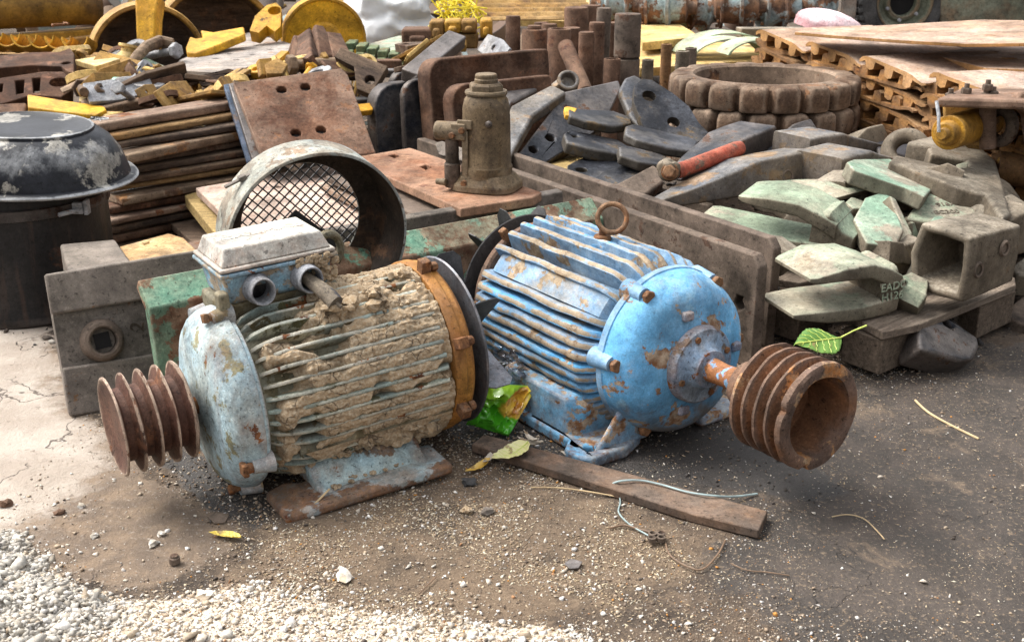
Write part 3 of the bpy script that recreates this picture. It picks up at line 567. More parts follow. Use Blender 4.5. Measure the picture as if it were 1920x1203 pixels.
# ---- left motor
LO=(-.767,2.285,0); MZ=.215
lm=empty('electric_motor',T(LO[0],LO[1],-.014)@RZ(32)@RY(-2.6)@T(-.1,0,0)@SC(.93,1,1)@T(.1,0,0),'pale blue electric motor caked in dried brown mud','motor')
ML=lm
prof=[(.016,.120),(.05,.120),(.055,.124),(.10,.127),(.145,.132),(.172,.141),(.190,.156),(.201,.176),(.205,.196),(.206,.206),(.199,.210),(.199,.218),(.17,.22)]
mb=MB().lathe(prof,72,AX)
for t in (205,250,100,-20,50):                   # lugs cast on the bell
    c=Vector((.208,.202*math.cos(R(t)),.202*math.sin(R(t)))); mb.cyl(c-Vector((.035,0,0)),c+Vector((.014,0,0)),.017,.025,n=14)
noise_disp(mb,.0015,9,2); shiftz(mb,MZ); obj('end_bell',mb,M['paleblue'],lm,smooth=50)
mb=MB().lathe([(.1,.216),(.182,.218),(.172,.23),(.170,.69),(.19,.70)],72,AX)
fins(mb,[t for t in [128,118,108,98,88,78,60,45]],.222,.698,.165,.203,.009,.07,seed=3,jag=.0015)
fins(mb,[137,147,156,165,173.5,182,190.5,199,214,222,230,238,246],.222,.698,.165,.205,.0085,.09,seed=4,jag=.002,wav=.0015)
mb.box((.49,-.183*math.cos(R(26)),-.186*math.sin(R(26))),(.40,.035,.026),T(0,0,0))
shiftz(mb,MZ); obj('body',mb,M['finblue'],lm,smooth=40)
# pedestal below junction box
mb=MB().box((.355,.065,.39),(.29,.15,.075)); obj('box_pedestal',mb,M['finblue'],lm,bevel=.008)
# orange clamp ring
mb=MB().lathe([(.17,.694),(.205,.696),(.209,.702),(.209,.722),(.204,.728),(.204,.742),(.196,.752),(.12,.756)],72,AX); shiftz(mb,MZ); obj('end_ring',mb,M['orange'],lm,smooth=35)
for t in (103,205,160,300,20): 
    y,z=.214*math.cos(R(t)),MZ+.214*math.sin(R(t))
    m2=MB().box((0,0,0),(.026,.026,.045),fz((.712,y,z),(0,math.cos(R(t)),math.sin(R(t))))).hexa((.73,y,z),.012,.018,(1,0,0)); obj('clamp_bolt',m2,M['boltrust'],lm,bevel=.003)
# fan
fan=obj('fan',shiftz(MB().lathe([(.03,.776),(.203,.782),(.206,.786),(.203,.789),(.03,.784)],64,AX),MZ),M['zinc'],lm)
for i,t in enumerate(range(18,378,60)):
    rr=Vector((0,math.cos(R(t)),math.sin(R(t)))); o_=Vector((.788,0,MZ))
    tt=Vector((0,-rr.z,rr.y)); 
    pts=[(.06,0),(.195,0),(.207,.02),(.207,.062),(.19,.080),(.06,.080)]
    vs=[o_+rr*a+Vector((b,0,0)) for a,b in pts]
    m2=MB(); m2.add([p-tt*.0015 for p in vs]+[p+tt*.0015 for p in vs],[tuple(range(5,-1,-1)),tuple(range(6,12))]+[(j,(j+1)%6,(j+1)%6+6,j+6) for j in range(6)])
    obj('fan_blade',m2,M['zinc'] if i==3 else M['black'],fan)
# shaft and grooved pulley
obj('shaft',shiftz(MB().lathe([(.014,-.06),(.019,-.055),(.019,.135)],24,AX),MZ),M['boltrust'],lm)
pr=[(.02,-.10)];fl=[-.095,-.049,-.003,.043,.089]
pr=[(.022,-.086),(.06,-.084),(.088,-.094),(.104,-.099)]
W=[]
for i,f in enumerate(fl):
    if i: pr+=[(.104,f-.0026)]
    pr+=[(.108,f-.0012),(.108,f+.0012)]
    if i<4: pr+=[(.086,f+.010),(.079,f+.014),(.079,f+.032),(.086,f+.037)]
pr+=[(.104,.095),(.06,.088),(.022,.088)]
mb=MB().lathe(pr,72,AX,w=[1 if r>.1035 else 0 for r,_ in pr]); mb.v=[(a*.85+.010,c_,d_) for a,c_,d_ in mb.v]; noise_disp(mb,.0012,16,5); shiftz(mb,MZ); obj('grooved_pulley',mb,M['pulleyrust'],lm,smooth=40)
# bolts on bell
lug_bolt(lm,.160,.205,205,MZ,'b',-1,True,.019); lug_bolt(lm,.16,.20,250,MZ,'b',-1,True,.014); lug_bolt(lm,.165,.208,100,MZ,'b',-1,True,.014)
# bolted lug arm at the top of the bell
obj('bell_lug',shiftz(MB().box((.205,-.03,.217),(.026,.034,.07)),MZ),M['finblue'],lm,bevel=.006)
# junction box
jb=MB(); base=[(.228,-.012),(.475,-.012),(.475,.135),(.228,.135)]
topb=[(.216,-.024),(.486,-.024),(.486,.147),(.216,.147)]
jb.prism(base,.425,.497,top=topb); box=obj('junction_box',jb,M['boxblue'],lm,bevel=.012,seg=3)
obj('box_flange',MB().prism([(.206,-.034),(.496,-.034),(.496,.156),(.206,.156)],.493,.502),M['boxblue'],box,bevel=.003)
lid=obj('box_lid',MB().prism([(.208,-.032),(.492,-.032),(.492,.154),(.208,.154)],.504,.513).prism([(.216,-.024),(.484,-.024),(.484,.146),(.216,.146)],.513,.550,top=[(.230,-.006),(.468,-.006),(.468,.132),(.230,.132)]),M['boxlid'],lm,bevel=.014,seg=4)
text_mesh('CALMAL',.040,.0012,M['boxlid'],lid,T(.350,.066,.5503)@SC(1.4,.8,.6))
for k,(gx,gz,rr) in enumerate([(.292,.457,.036),(.410,.460,.036)]):
    g=MB().lathe([(.029,-.03),(.031,-.034),(.034,-.034),(.036,-.028),(.036,-.004),(.040,.006),(.040,.028),(.03,.04),(.028,.04),(.0285,-.02)],32,fz((gx,-.036,gz),(0,1,-.03))@SC(.86,.86,.86),cl=True)
    g2=obj('cable_gland',g,M['gland'],box,bevel=.001)
    obj('gland_bore',MB().lathe([(.0,.0),(.0245,.0)],24,fz((gx,-.018,gz),(0,-1,0))),M['black'],g2)
mb=MB().tube([(.408,.0,.458),(.412,-.04,.455),(.42,-.075,.447),(.43,-.10,.435),(.437,-.125,.419)],[.015,.015,.016,.018,.021],12); mb.tube([(.435,-.12,.425),(.441,-.142,.415)],[.006,.004],6)
noise_disp(mb,.003,40,3); obj('cut_cable',mb,M['cable'],lm)
obj('lifting_eye',MB().torus(.036,.0105,fz((.52,.075,.475),(.25,-1,.1)),28,10,-60,250).cyl((.50,.085,.40),(.505,.08,.45),.016),M['finblue'],lm)
# feet
ft=MB().prism([(.215,-.245),(.645,-.252),(.65,-.13),(.56,-.11),(.50,-.13),(.30,-.12),(.27,-.10),(.215,-.12)],.0,.026)
vs=[]
for x,a,b in((.315,-.225,-.08),(.34,-.20,-.08),(.56,-.20,-.08),(.60,-.225,-.08)): vs.append([(x,a,.02),(x,b,.02),(x,-.06,.08),(x,-.115,.085),(x,-.155,.068)])
ft.loft(vs)
obj('foot',ft,M['footpaint'],lm,bevel=.009,seg=3)
ft=MB().prism([(.19,.245),(.605,.252),(.605,.13),(.19,.12)],.0,.026).loft([[(x,.22,.02),(x,.08,.02),(x,.06,.08),(x,.14,.09)] for x in (.26,.56)]); obj('foot',ft,M['finblue'],lm,bevel=.009,seg=3)
# mud crust
def crust(name,x0,x1,t0,t1,rfun,nx,ntt,mat,root,zc,edgefun):
    mb=MB(); 
    for i in range(nx+1):
        for j in range(ntt+1):
            x=x0+(x1-x0)*i/nx; t=t0+(t1-t0)*j/ntt; r=rfun(x,t)
            mb.v.append((x,r*math.cos(R(t)),zc+r*math.sin(R(t)))); mb.w.append(0)
    for i in range(nx):
        for j in range(ntt):
            a=i*(ntt+1)+j; mb.f.append((a,a+ntt+1,a+ntt+2,a+1))
    return mb
FT=[78,88,98,108,118,128,137,147,156,165,173.5,182,190.5,199,207,214,222,230,238,246]
def mudr(x,t):
    q=Vector((x*11,t*.042,0)); n=noise.noise(q)+.5*noise.noise(q*2.3); lim=.13+.33*min(1,max(0,(x-.25)/.06))
    cover=n*.6+lim-.65*max(0,(150-t)/60)*(1 if x<.42 else .10)+.16*(x>.45)
    d=min(abs(t-f) for f in FT)
    base=.161+.044*min(1,max(0,cover*2.4)); 
    lump=.010*max(0,noise.noise(Vector((x*16,t*.085,3)))+.1)*(1.6 if t>212 else (.9 if t<140 else .55))
    fine=.004*noise.noise(Vector((x*60,t*.35,9)))+.002*noise.noise(Vector((x*140,t*.8,2)))
    dip=.005*math.exp(-(d/1.6)**2)*(t<212)
    e=min(1,max(0,(t-74)/6))*min(1,max(0,(256-t)/8))*min(1,max(0,(x-.235)/.02))
    return .15+(base-.15+lump+fine-dip)*e if e<1 else base+lump+fine-dip
mb=crust('mud',.235,.693,74,256,mudr,170,300,M['mud'],lm,MZ,None)
rg=random.Random(5)
for i in range(150):
    t=rg.choice([rg.uniform(216,244),rg.uniform(84,140),rg.uniform(210,250)]); x=rg.uniform(.33,.68) if t>150 else rg.uniform(.46,.68); r=.202+rg.uniform(-.004,.006); s=rg.uniform(.002,.007)*(2.4 if rg.random()<.12 else 1)
    mb.rock((x,r*math.cos(R(t)),MZ+r*math.sin(R(t))),s,i,1 if s<.008 else 2,(1,1,.8),.45)
for x,t,s in((.555,222,.026),(.50,228,.016),(.61,226,.018),(.56,236,.02),(.585,232,.022),(.64,219,.02),(.46,233,.018),(.60,240,.02),(.66,100,.014),(.45,118,.016)):
    mb.rock((x,.205*math.cos(R(t)),MZ+.205*math.sin(R(t))),s,int(s*1e4)+int(t),3,(1,1,.85),.5)
for i in range(60):
    mb.rock((rg.uniform(.33,.58),rg.uniform(-.2,-.13),rg.uniform(.03,.035)+.06*0),rg.uniform(.003,.010),i+900,1,(1,1,.6),.4)
obj('mud_crust',mb,M['mud'],lm,smooth=40)
mb=MB(); 
for i in range(46):
    x=rg.uniform(.39,.49); z=.500+rg.uniform(-.015,.004); mb.rock((x,-.034,z),rg.uniform(.003,.008),i+50,2,(1,.7,.8),.4)
for i in range(30): mb.rock((rg.uniform(.43,.49),rg.uniform(-.03,-.02),rg.uniform(.43,.505)),rg.uniform(.005,.011),i+150,2,(1,.7,.9),.4)
for i in range(60): mb.rock((rg.uniform(.41,.56),rg.uniform(-.12,-.03),rg.uniform(.375,.415)),rg.uniform(.008,.02),i+350,2,(1,1,.7),.5)
obj('mud_clods',mb,M['mud'],lm)
# ---- right motor
BO=(.608,2.285,0); BZ=.222
bm_=empty('electric_motor',T(*BO)@RZ(125),'flaking sky blue electric motor with an eye bolt on top','motor')
prof=[(.03,.308),(.095,.308),(.106,.313),(.125,.316),(.148,.322),(.167,.332),(.182,.347),(.192,.366),(.199,.388),(.202,.408),(.2055,.410),(.2055,.428),(.198,.43),(.17,.432)]
mb=MB().lathe(prof,80,AX)
for t in (58,5,-60,125,180):
    c=Vector((.40,.195*math.cos(R(t)),.192*math.sin(R(t)))); mb.cyl(c-Vector((.018,0,0)),c+Vector((.045,0,0)),.019,.027,n=16)
noise_disp(mb,.0018,11,4); shiftz(mb,BZ); obj('end_bell',mb,M['blue'],bm_,smooth=50)
mb=MB().lathe([(.032,.258),(.045,.260),(.052,.276),(.062,.283),(.088,.286),(.093,.292),(.095,.315)],56,AX); noise_disp(mb,.001,30,3); shiftz(mb,BZ); cap=obj('bearing_cap',mb,M['grease'],bm_,smooth=40)
for t in (70,160,250,-20): 
    obj('cap_screw',MB().hexa((.286,.074*math.cos(R(t)),BZ+.074*math.sin(R(t))),.0085,.007,(-1,0,0)),M['boltrust'],cap,bevel=.001)
for t,r in((75,.125),(-75,.118),(175,.13)):
    obj('clamp_lug',shiftz(MB().box((.316,r*math.cos(R(t)),r*math.sin(R(t))),(.022,.03,.022)),BZ),M['grease'],bm_,bevel=.005)
mb=MB().lathe([(.1,.42),(.186,.422),(.178,.44),(.172,.93),(.15,.94)],80,AX)
fins(mb,[48,61,73,84,95,106,117,128,140,152,164,176,188,200,212,224],.43,.935,.165,.224,.016,.05,.02,26,.006,7,jag=.004)
fins(mb,[30,21,13,5,-3,-11,-19,-27,-34.5,-42,-49.5,-57],.43,.935,.165,.222,.017,.055,.02,26,.004,8,skew=-.22,jag=.004)
pad=[[(x,.168*math.cos(R(a)),.168*math.sin(R(a))) for a in (46,30)]+[(x,(.168+.042*f)*math.cos(R(a)),(.168+.042*f)*math.sin(R(a))) for a in (31,35,40,46)] for x,f in((.44,.2),(.46,.85),(.49,1),(.86,1),(.90,.8),(.92,.2))]
mb.loft(pad,w=.62)
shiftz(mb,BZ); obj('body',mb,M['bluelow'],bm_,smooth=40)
mb=MB().prism([(.62,.03),(.69,.03),(.70,.0),(.68,-.03),(.63,-.03),(.61,0)],.0,.03,M=T(0,0,BZ+.185)); obj('eye_bolt_boss',mb,M['blue'],bm_,bevel=.008,seg=3)
eb=(.66,.005,BZ+.205)
ebo=obj('eye_bolt',MB().torus(.036,.0068,fz((eb[0]-.012,eb[1]-.02,eb[2]+.066),(-.75,.6,.45)),32,10).cyl((eb[0],eb[1],eb[2]-.01),(eb[0],eb[1],eb[2]+.038),.009),M['boltrust'],bm_)
obj('nut',MB().lathe([(.020,0),(.022,.003),(.022,.02),(.019,.024)],12,T(*eb)),M['boltrust'],ebo,bevel=.001)
for t in (58,5,-60,180,125): lug_bolt(bm_,.376,.195,t,BZ,'b',-1,False,.0165)
mb=MB().lathe([(.19,.935),(.196,.94),(.196,.955),(.185,.965),(.1,.97)],64,AX); shiftz(mb,BZ); obj('end_ring',mb,M['brightrust'],bm_)
for t in (60,120,0,-60): 
    m2=MB().box((0,0,0),(.02,.02,.05),fz((.945,.2*math.cos(R(t)),BZ+.2*math.sin(R(t))),(0,math.cos(R(t)),math.sin(R(t))))); obj('clamp_bolt',m2,M['boltrust'],bm_,bevel=.003)
fan=obj('fan',shiftz(MB().lathe([(.03,.99),(.205,.995),(.207,.998),(.205,1.0),(.03,.995)],64,AX),BZ),M['black'],bm_)
for i,t in enumerate((12,48,78,112,160,220,290)):
    rr=Vector((0,math.cos(R(t)),math.sin(R(t)))); o_=Vector((1.0,0,BZ)); tt=Vector((0,-rr.z,rr.y))
    vs=[o_+rr*a+Vector((b,0,0)) for a,b in [(.06,0),(.2,0),(.222,.02),(.225,.05),(.2,.07),(.06,.07)]]
    m2=MB(); m2.add([p-tt*.0015 for p in vs]+[p+tt*.0015 for p in vs],[tuple(range(5,-1,-1)),tuple(range(6,12))]+[(j,(j+1)%6,(j+1)%6+6,j+6) for j in range(6)]); obj('fan_blade',m2,M['black'],fan)
mb=MB().lathe([(.026,.14),(.028,.145),(.028,.165),(.0285,.175),(.026,.215),(.027,.24),(.03,.275)],28,AX); noise_disp(mb,.001,60,3); shiftz(mb,BZ); obj('shaft',mb,M['shaftrust'],bm_)
mb=MB().lathe([(.03,.16),(.052,.158),(.056,.150),(.057,.115),(.052,.105),(.052,.07)],36,AX); noise_disp(mb,.0022,35,7); shiftz(mb,BZ)
pr=[(.084,.044),(.090,-.062),(.112,-.064),(.119,-.060),(.120,-.048)]
for i in range(4):
    f=-.046+i*.032; pr+=[(.1195,f),(.098,f+.008),(.094,f+.013),(.098,f+.019),(.1195,f+.026)]
pr+=[(.119,.082),(.117,.086),(.105,.089),(.06,.092),(.04,.092),(.04,.078),(.060,.070),(.080,.045)]
wp=[1 if r>.1185 else 0 for r,_ in pr]
hub=obj('pulley_hub',mb,M['brightrust'],bm_,smooth=45)
mb=MB().lathe(pr,88,AX,w=0)
for i,p in enumerate(mb.v):                       # broken rim of the pulley
    x,y,z=p; r=math.hypot(y,z); t=math.degrees(math.atan2(z,y))
    if x<-.03 and r>.1:
        b=max(0,1-abs((t+72))/9); z*=1-.16*b*b; y*=1-.16*b*b
        b=max(0,1-abs((t-20))/12); z*=1-.09*b*b; y*=1-.09*b*b
    mb.v[i]=(x,y,z)
noise_disp(mb,.0022,26,8); shiftz(mb,BZ); obj('grooved_pulley',mb,M['brightrust'],bm_,smooth=40)
ft=MB().prism([(.36,.16),(.36,.262),(.385,.285),(.44,.285),(.47,.25),(.80,.25),(.84,.17),(.80,.08),(.40,.08)],.0,.03,holes=[circ(.405,.235,.016,.016,14)])
ft.loft([[(x,a,.02),(x,.06,.02),(x,.07,.12),(x,.155,.128),(x,a+.0,.09*f+.03)] for x,a,f in((.475,.20,.6),(.50,.235,1),(.76,.235,1),(.80,.20,.6))])
ft.loft([[(x,.235,.02),(x,.07,.02),(x,.07,.10),(x,.16,.115)] for x in (.385,.40)])
obj('foot',ft,M['bluefoot'],bm_,bevel=.009,seg=3)
obj('foot',MB().prism([(.38,-.25),(.82,-.25),(.82,-.1),(.38,-.1)],0,.03).loft([[(x,-.22,.02),(x,-.06,.02),(x,-.07,.1),(x,-.15,.12)] for x in(.42,.8)]),M['bluefoot'],bm_,bevel=.009)
# ------------------------------------------------------------------ plates and beams behind the motors
def at_dir(a): return Vector((math.cos(R(a)),math.sin(R(a)),0))
# grey cutter plate with square-holed boss
P1=G(131,781,0); P3=G(86,516,.345); pl=plane3(P1,P1+at_dir(33),P3)
cp=trace('cutter_plate',[(86,516),(640,428),(690,640),(640,700),(205,769),(132,780)],pl,.028,M['greyplate'],holes=[(191,638,.017,4)],bevel=.004,label='grey steel cutter plate with a square-holed boss, leaning behind the grooved pulley',cat='steel plate',xh=at_dir(33))
def sub_on(parent,name,pts,pl,up,mat,**k):
    q=(pl[0]+pl[1]*up,pl[1]); return trace(name,pts,q,up-.002 if up>.004 else up,mat,parent=parent,**k)
bpy.context.view_layer.update()
sub_on(cp,'raised_edge',[(84,514),(642,426),(648,500),(97,590)],pl,.016,M['greyplate'],bevel=.006)
sub_on(cp,'raised_edge',[(116,690),(690,600),(690,640),(640,701),(205,770),(131,781)],pl,.014,M['greyplate'],bevel=.006)
bc=hit(191,638,pl); bf=fz(bc,pl[1],at_dir(33)); b=obj('boss',MB().lathe([(.056,0),(.054,.012),(.046,.022),(.038,.024),(.032,.020),(.031,.002)],40),M['darkpl'],cp,cp.matrix_world.inverted()@bf); obj('square_hole_shade',MB().box((0,0,.0065),(.040,.040,.003)),M['void'],b,RZ(3)); obj('boss_floor',MB().lathe([(0,.006),(.034,.006)],30),M['greyplate'],b)  # solid black block paints the dark of the square hole
text_mesh('2',.05,.001,M['darkpl'],cp,cp.matrix_world.inverted()@fz(hit(258,612,pl)+pl[1]*.001,pl[1],at_dir(33))@RZ(75),'stamped_number')
# green rusty channel beam
def profbar(name,A,B,prof,mat,label,cat,group=None,bevel=.004,parent=None):
    A=Vector(A);B=Vector(B); d=(B-A); n=Vector((d.y,-d.x,0)).normalized()    # towards the camera
    F=Matrix((d.normalized(),-n,Vector((0,0,1)))).transposed().to_4x4(); F.translation=A
    L=d.length; rings=[[(x,-a,z) for a,z in prof] for x in [L*i/8 for i in range(9)]]
    mb=MB().loft(rings); noise_disp(mb,.0015,7,len(name))
    o=obj(name,mb,mat,parent,(parent.matrix_world.inverted()@F) if parent else F,bevel); 
    if not parent: tag(o,label,cat,group)
    return o
A=G(258,525,.335)*1; B=G(1112,368,.335)*1; A.z=B.z=0
profbar('channel_beam',A,B,[(0,.335),(.052,.292),(.07,.28),(.10,0),(.07,0),(.03,.265),(-.02,.31)],M['greenpl'],'long green and rust channel beam with a pale mint top edge, behind both motors','steel beam')
A=G(500,457,.342); B=G(1062,360,.342); A.z=B.z=0; n=Vector((.58,-.81,0)); A-=n*.05; B-=n*.05
profbar('grey_backing_bar',A,B,[(0,.345),(.035,.34),(.035,.02),(0,.02)],M['greyplate'],'grey steel bar standing on edge just behind the green channel beam','steel bar')
# two long dark plates on edge, right of the sky blue motor
def edge_plate(name,C,yaw,L,Hh,th,mat,label,holes=(),ch=.025,grp=None,z0=0,lean=0):
    o=[(0,0),(L,0),(L,Hh-ch*.3),(L-ch*.3,Hh),(ch,Hh),(0,Hh-ch*1.2)]
    mb=MB().prism(o,-th,0,holes); F=T(*C)@RZ(yaw)@RX(90+lean); F.translation=Vector((C[0],C[1],z0))
    ob=obj(name,mb,mat,None,F,.005); tag(ob,label,'steel plate',grp); return ob
c1=G(1442,478,.33); edge_plate('long_plate',(c1.x,c1.y,0),122.6,1.95,.33,.035,M['darkpl'],'long dark brown plate on edge, nearest the sky blue motor',[[(.045,.17),(.07,.155),(.085,.175),(.075,.20),(.05,.20)]],grp='long plates on edge beside the blue motor')
c1=G(1468,446,.33); edge_plate('long_plate',(c1.x,c1.y,0),122.6,1.62,.33,.032,M['darkpl'],'second long dark plate on edge, beside the pallet of green teeth',grp='long plates on edge beside the blue motor')
c1=G(1300,455,.25); edge_plate('long_plate',(c1.x+.25,c1.y+.35,0),122,1.2,.24,.03,M['darkpl'],'low dark plate on edge half hidden under the bucket teeth')
# flat plates behind with the bottle jack on top
tr=trace
r1=tr('rust_plate',[(650,297),(770,277),(1016,360),(1000,370),(864,391)],HZ(.352),.03,M['rustflat'],holes=[[(728,292),(740,288),(752,292),(740,296)],[(787,312),(799,308),(812,313),(798,318)]],label='warm brown rusty plate with two square holes, lying under the bottle jack',cat='steel plate')
tr('rust_plate',[(610,330),(700,318),(940,400),(830,425)],HZ(.305),.022,M['darkpl'],label='dark plate edge lying just beneath the jack plate',cat='steel plate')
tr('rust_plate',[(600,345),(700,335),(900,420),(780,440)],HZ(.272),.022,M['rail'],label='lower brown plate second beneath the jack plate',cat='steel plate')
tr('pale_plate',[(367,352),(560,318),(640,300),(700,330),(860,412),(720,455),(470,452)],HZ(.235),.03,M['pinkpl'],holes=[(600,330,.03,12,1.4),(520,350,.02,12),(650,360,.02,12)],label='pinkish pale plate lying flat behind the fan cowl mesh',cat='steel plate')
tr('pale_plate',[(346,366),(372,358),(600,420),(640,470),(405,440)],HZ(.19),.045,M['plank'],label='ochre plate edge left of the fan cowl below the pinkish plate',cat='steel plate')
tr('pale_plate',[(300,400),(365,392),(560,470),(500,500),(380,470)],HZ(.08),.03,M['bardark'],label='dark plate low down left of the fan cowl',cat='steel plate')
tr('short_bar',[(815,268),(828,264),(905,290),(905,312),(822,290)],plane3(D(815,268,4.5),D(905,290,4.3),D(822,290,4.45)),.03,M['greyplate'],label='short grey bar end poking out behind the bottle jack',cat='steel bar')
# bottle jack
jp=G(913,352,.353); J=empty('bottle_jack',T(*jp)@RZ(-20),'khaki hydraulic bottle jack standing on the warm brown rusty plate','bottle jack')
jm=M['jack']
mb=MB(); rg=[(.105,.0),(.105,.02),(.09,.035),(.078,.05)]
rings=[]
for s_,z_ in ((1,0),(1,.022),(.86,.038),(.76,.052)):
    rings.append([(x*s_,y*s_,z_) for x,y in rrect(.215,.19,.06,6)])
mb.loft(rings); obj('base',mb,jm,J,bevel=.004)
mb=MB().lathe([(.081,.04),(.083,.05),(.083,.075),(.078,.082),(.0765,.20),(.075,.262),(.070,.285),(.060,.302),(.057,.306)],48); noise_disp(mb,.0008,15,2)
body=obj('cylinder',mb,jm,J)
obj('collar',MB().lathe([(.055,.300),(.066,.302),(.068,.308),(.066,.314),(.05,.316)],40),jm,J)
obj('cap',MB().lathe([(.055,.314),(.057,.316),(.057,.331),(.05,.338),(.03,.339)],6).lathe([(.036,.336),(.037,.340),(.037,.349),(.035,.351),(.0345,.352),(.035,.354),(.035,.362),(.032,.366),(0,.366)],28),jm,J,bevel=.002)
obj('filler_plug',MB().rock((.035,-.071,.22),.012,1,2,(1,.6,1),.05),M['bluesteel'],body)
p=Vector((-.095,-.06,0))
pump=obj('pump_barrel',MB().lathe([(.024,.01),(.026,.015),(.026,.085),(.022,.09),(.022,.165)],24,T(p.x,p.y,0)),M['darkpl'],J)
mb=MB().lathe([(.024,-.055),(.03,-.05),(.03,.035),(.026,.04)],20,T(p.x,p.y,.19)@RZ(5)@AX); mb.box((p.x+.03,p.y,.192),(.05,.052,.052)); obj('handle_socket',mb,jm,J,bevel=.004)
mb=MB().box((p.x+.05,p.y-.014,.10),(.02,.007,.19)).box((p.x+.05,p.y-.014,.215),(.05,.008,.03)).box((p.x+.052,p.y-.012,.03),(.034,.012,.04)); obj('pump_link',mb,jm,J,bevel=.004)
for x,z in((p.x+.012,.182),(p.x+.045,.198),(p.x+.05,.03)): obj('pivot_pin',MB().cyl((x,p.y-.034,z),(x,p.y+.0,z),.010,n=12),M['boltrust'],J,bevel=.002)
obj('release_knob',MB().cyl((p.x-.01,p.y-.03,.03),(p.x-.045,p.y-.03,.03),.012,.009),jm,J,bevel=.003)
# fan cowl with mesh
cc=D(600,455,2.94); ax=Vector((.44,-.87,-.13)).normalized(); F=fz(cc,ax,(1,0.5,0))
C=empty('fan_cowl',F,'round pale blue fan cowl with a diamond mesh grille, detached, behind the junction box','fan cowl')
Rr=.24
mb=MB().lathe([(Rr,0),(Rr+.004,-.003),(Rr+.003,-.03),(Rr-.002,-.13),(Rr-.02,-.155),(Rr-.05,-.162),(Rr-.075,-.163),(Rr-.075,-.160),(Rr-.05,-.158),(Rr-.024,-.150),(Rr-.007,-.128),(Rr-.003,-.03),(Rr-.003,0)],96,cl=True)
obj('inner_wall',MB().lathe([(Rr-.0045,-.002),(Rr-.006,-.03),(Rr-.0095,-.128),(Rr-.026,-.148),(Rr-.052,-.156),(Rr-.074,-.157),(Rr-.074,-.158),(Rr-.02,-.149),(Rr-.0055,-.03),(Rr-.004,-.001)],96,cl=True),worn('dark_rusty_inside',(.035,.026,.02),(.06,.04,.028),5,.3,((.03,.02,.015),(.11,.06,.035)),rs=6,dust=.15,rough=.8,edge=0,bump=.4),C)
noise_disp(mb,.003,6,2); obj('shell',mb,worn('cowl_paint',(.42,.50,.50),(.34,.36,.31),5,.18,((.09,.06,.04),(.20,.12,.07)),rs=9,dust=.35,dc=(.40,.36,.29),rough=.65,edge=.5,bump=.5,blot=((.12,.11,.09),.42,7),streak=.2),C,smooth=45)
r0=Rr-.065; mb=MB(); st=.0205
import itertools
for k in range(-12,13):
    d=k*st; 
    if abs(d)<r0:
        h=math.sqrt(r0*r0-d*d)
        for a in (45,-45):
            mb.box((d,0,0),(.0036,2*h,.003),T(0,0,-.163)@RZ(a))
noise_disp(mb,.0006,40,2); gr=obj('mesh_grille',mb,M['black'],C,smooth=0)
obj('centre_plate',MB().prism([(-.015,.035),(.10,-.07),(.10,-.16),(-.13,-.16),(-.13,-.07)],-.1595,-.1565),M['black'],C)
obj('bracket_clip',MB().box((-.10,.226,-.07),(.10,.006,.014),RZ(22)).box((-.10,.228,-.07),(.02,.012,.02),RZ(22)),M['greyplate'],C,bevel=.002)
# barrel and basin lid
bc=Vector((-1.56,3.62,0)); Bq=empty('steel_drum',T(*bc),'black steel drum standing at the left edge','drum')
mb=MB().lathe([(.0,.0),(.265,.0),(.272,.01),(.272,.03),(.268,.04),(.266,.34),(.270,.345),(.270,.36),(.262,.362),(.262,.41),(.255,.42),(.2,.42)],72); noise_disp(mb,.003,5,1); obj('drum_body',mb,M['drum'],Bq)
obj('clamp_band',MB().lathe([(.268,.334),(.275,.336),(.275,.366),(.268,.368)],72),M['drum'],Bq)
cl=obj('band_clamp',MB().box((.24,-.148,.352),(.03,.02,.035),RZ(0)).box((.262,-.135,.352),(.012,.03,.045)).cyl((.20,-.205,.345),(.245,-.155,.348),.007),M['gland'],Bq,bevel=.002)
lidc=Vector((-1.50,3.60,.436)); LB=empty('oval_basin',T(*lidc)@RZ(-8)@RY(2.5)@RX(3)@SC(.94,.95,1),'upturned black oval basin with peeled whitish patches, on top of the drum','basin')
rings=[]
for a,b_,z in ((.345,.285,-.012),(.350,.290,-.006),(.345,.285,.0),(.325,.268,.004),(.315,.262,.03),(.30,.25,.07),(.27,.222,.11),(.235,.19,.135),(.222,.178,.139),(.220,.176,.148),(.214,.170,.150),(.208,.165,.146),(.10,.08,.145),(.01,.01,.145)):
    rings.append([(a*math.cos(2*PI*i/72),b_*math.sin(2*PI*i/72),z) for i in range(72)])
mb=MB().loft(rings); noise_disp(mb,.002,6,3); obj('basin_shell',mb,M['lid'],LB,smooth=50)
mb=MB(); mb.prism([(a*(1+.10*math.sin(5*t)+.08*math.sin(9*t+1)),b_*(1+.10*math.sin(4*t+2)+.08*math.sin(11*t))) for a,b_,t in [(.185,.135,2*PI*i/60) for i in range(60)]],.1470,.1498); obj('peeled_patch',mb,worn('chalky_patch',(.66,.66,.66),(.50,.50,.49),6,.18,((.03,.03,.035),(.16,.16,.16)),rs=9,dust=0,rough=.8,edge=0,bump=.4),LB,T(.0,-.0,0))
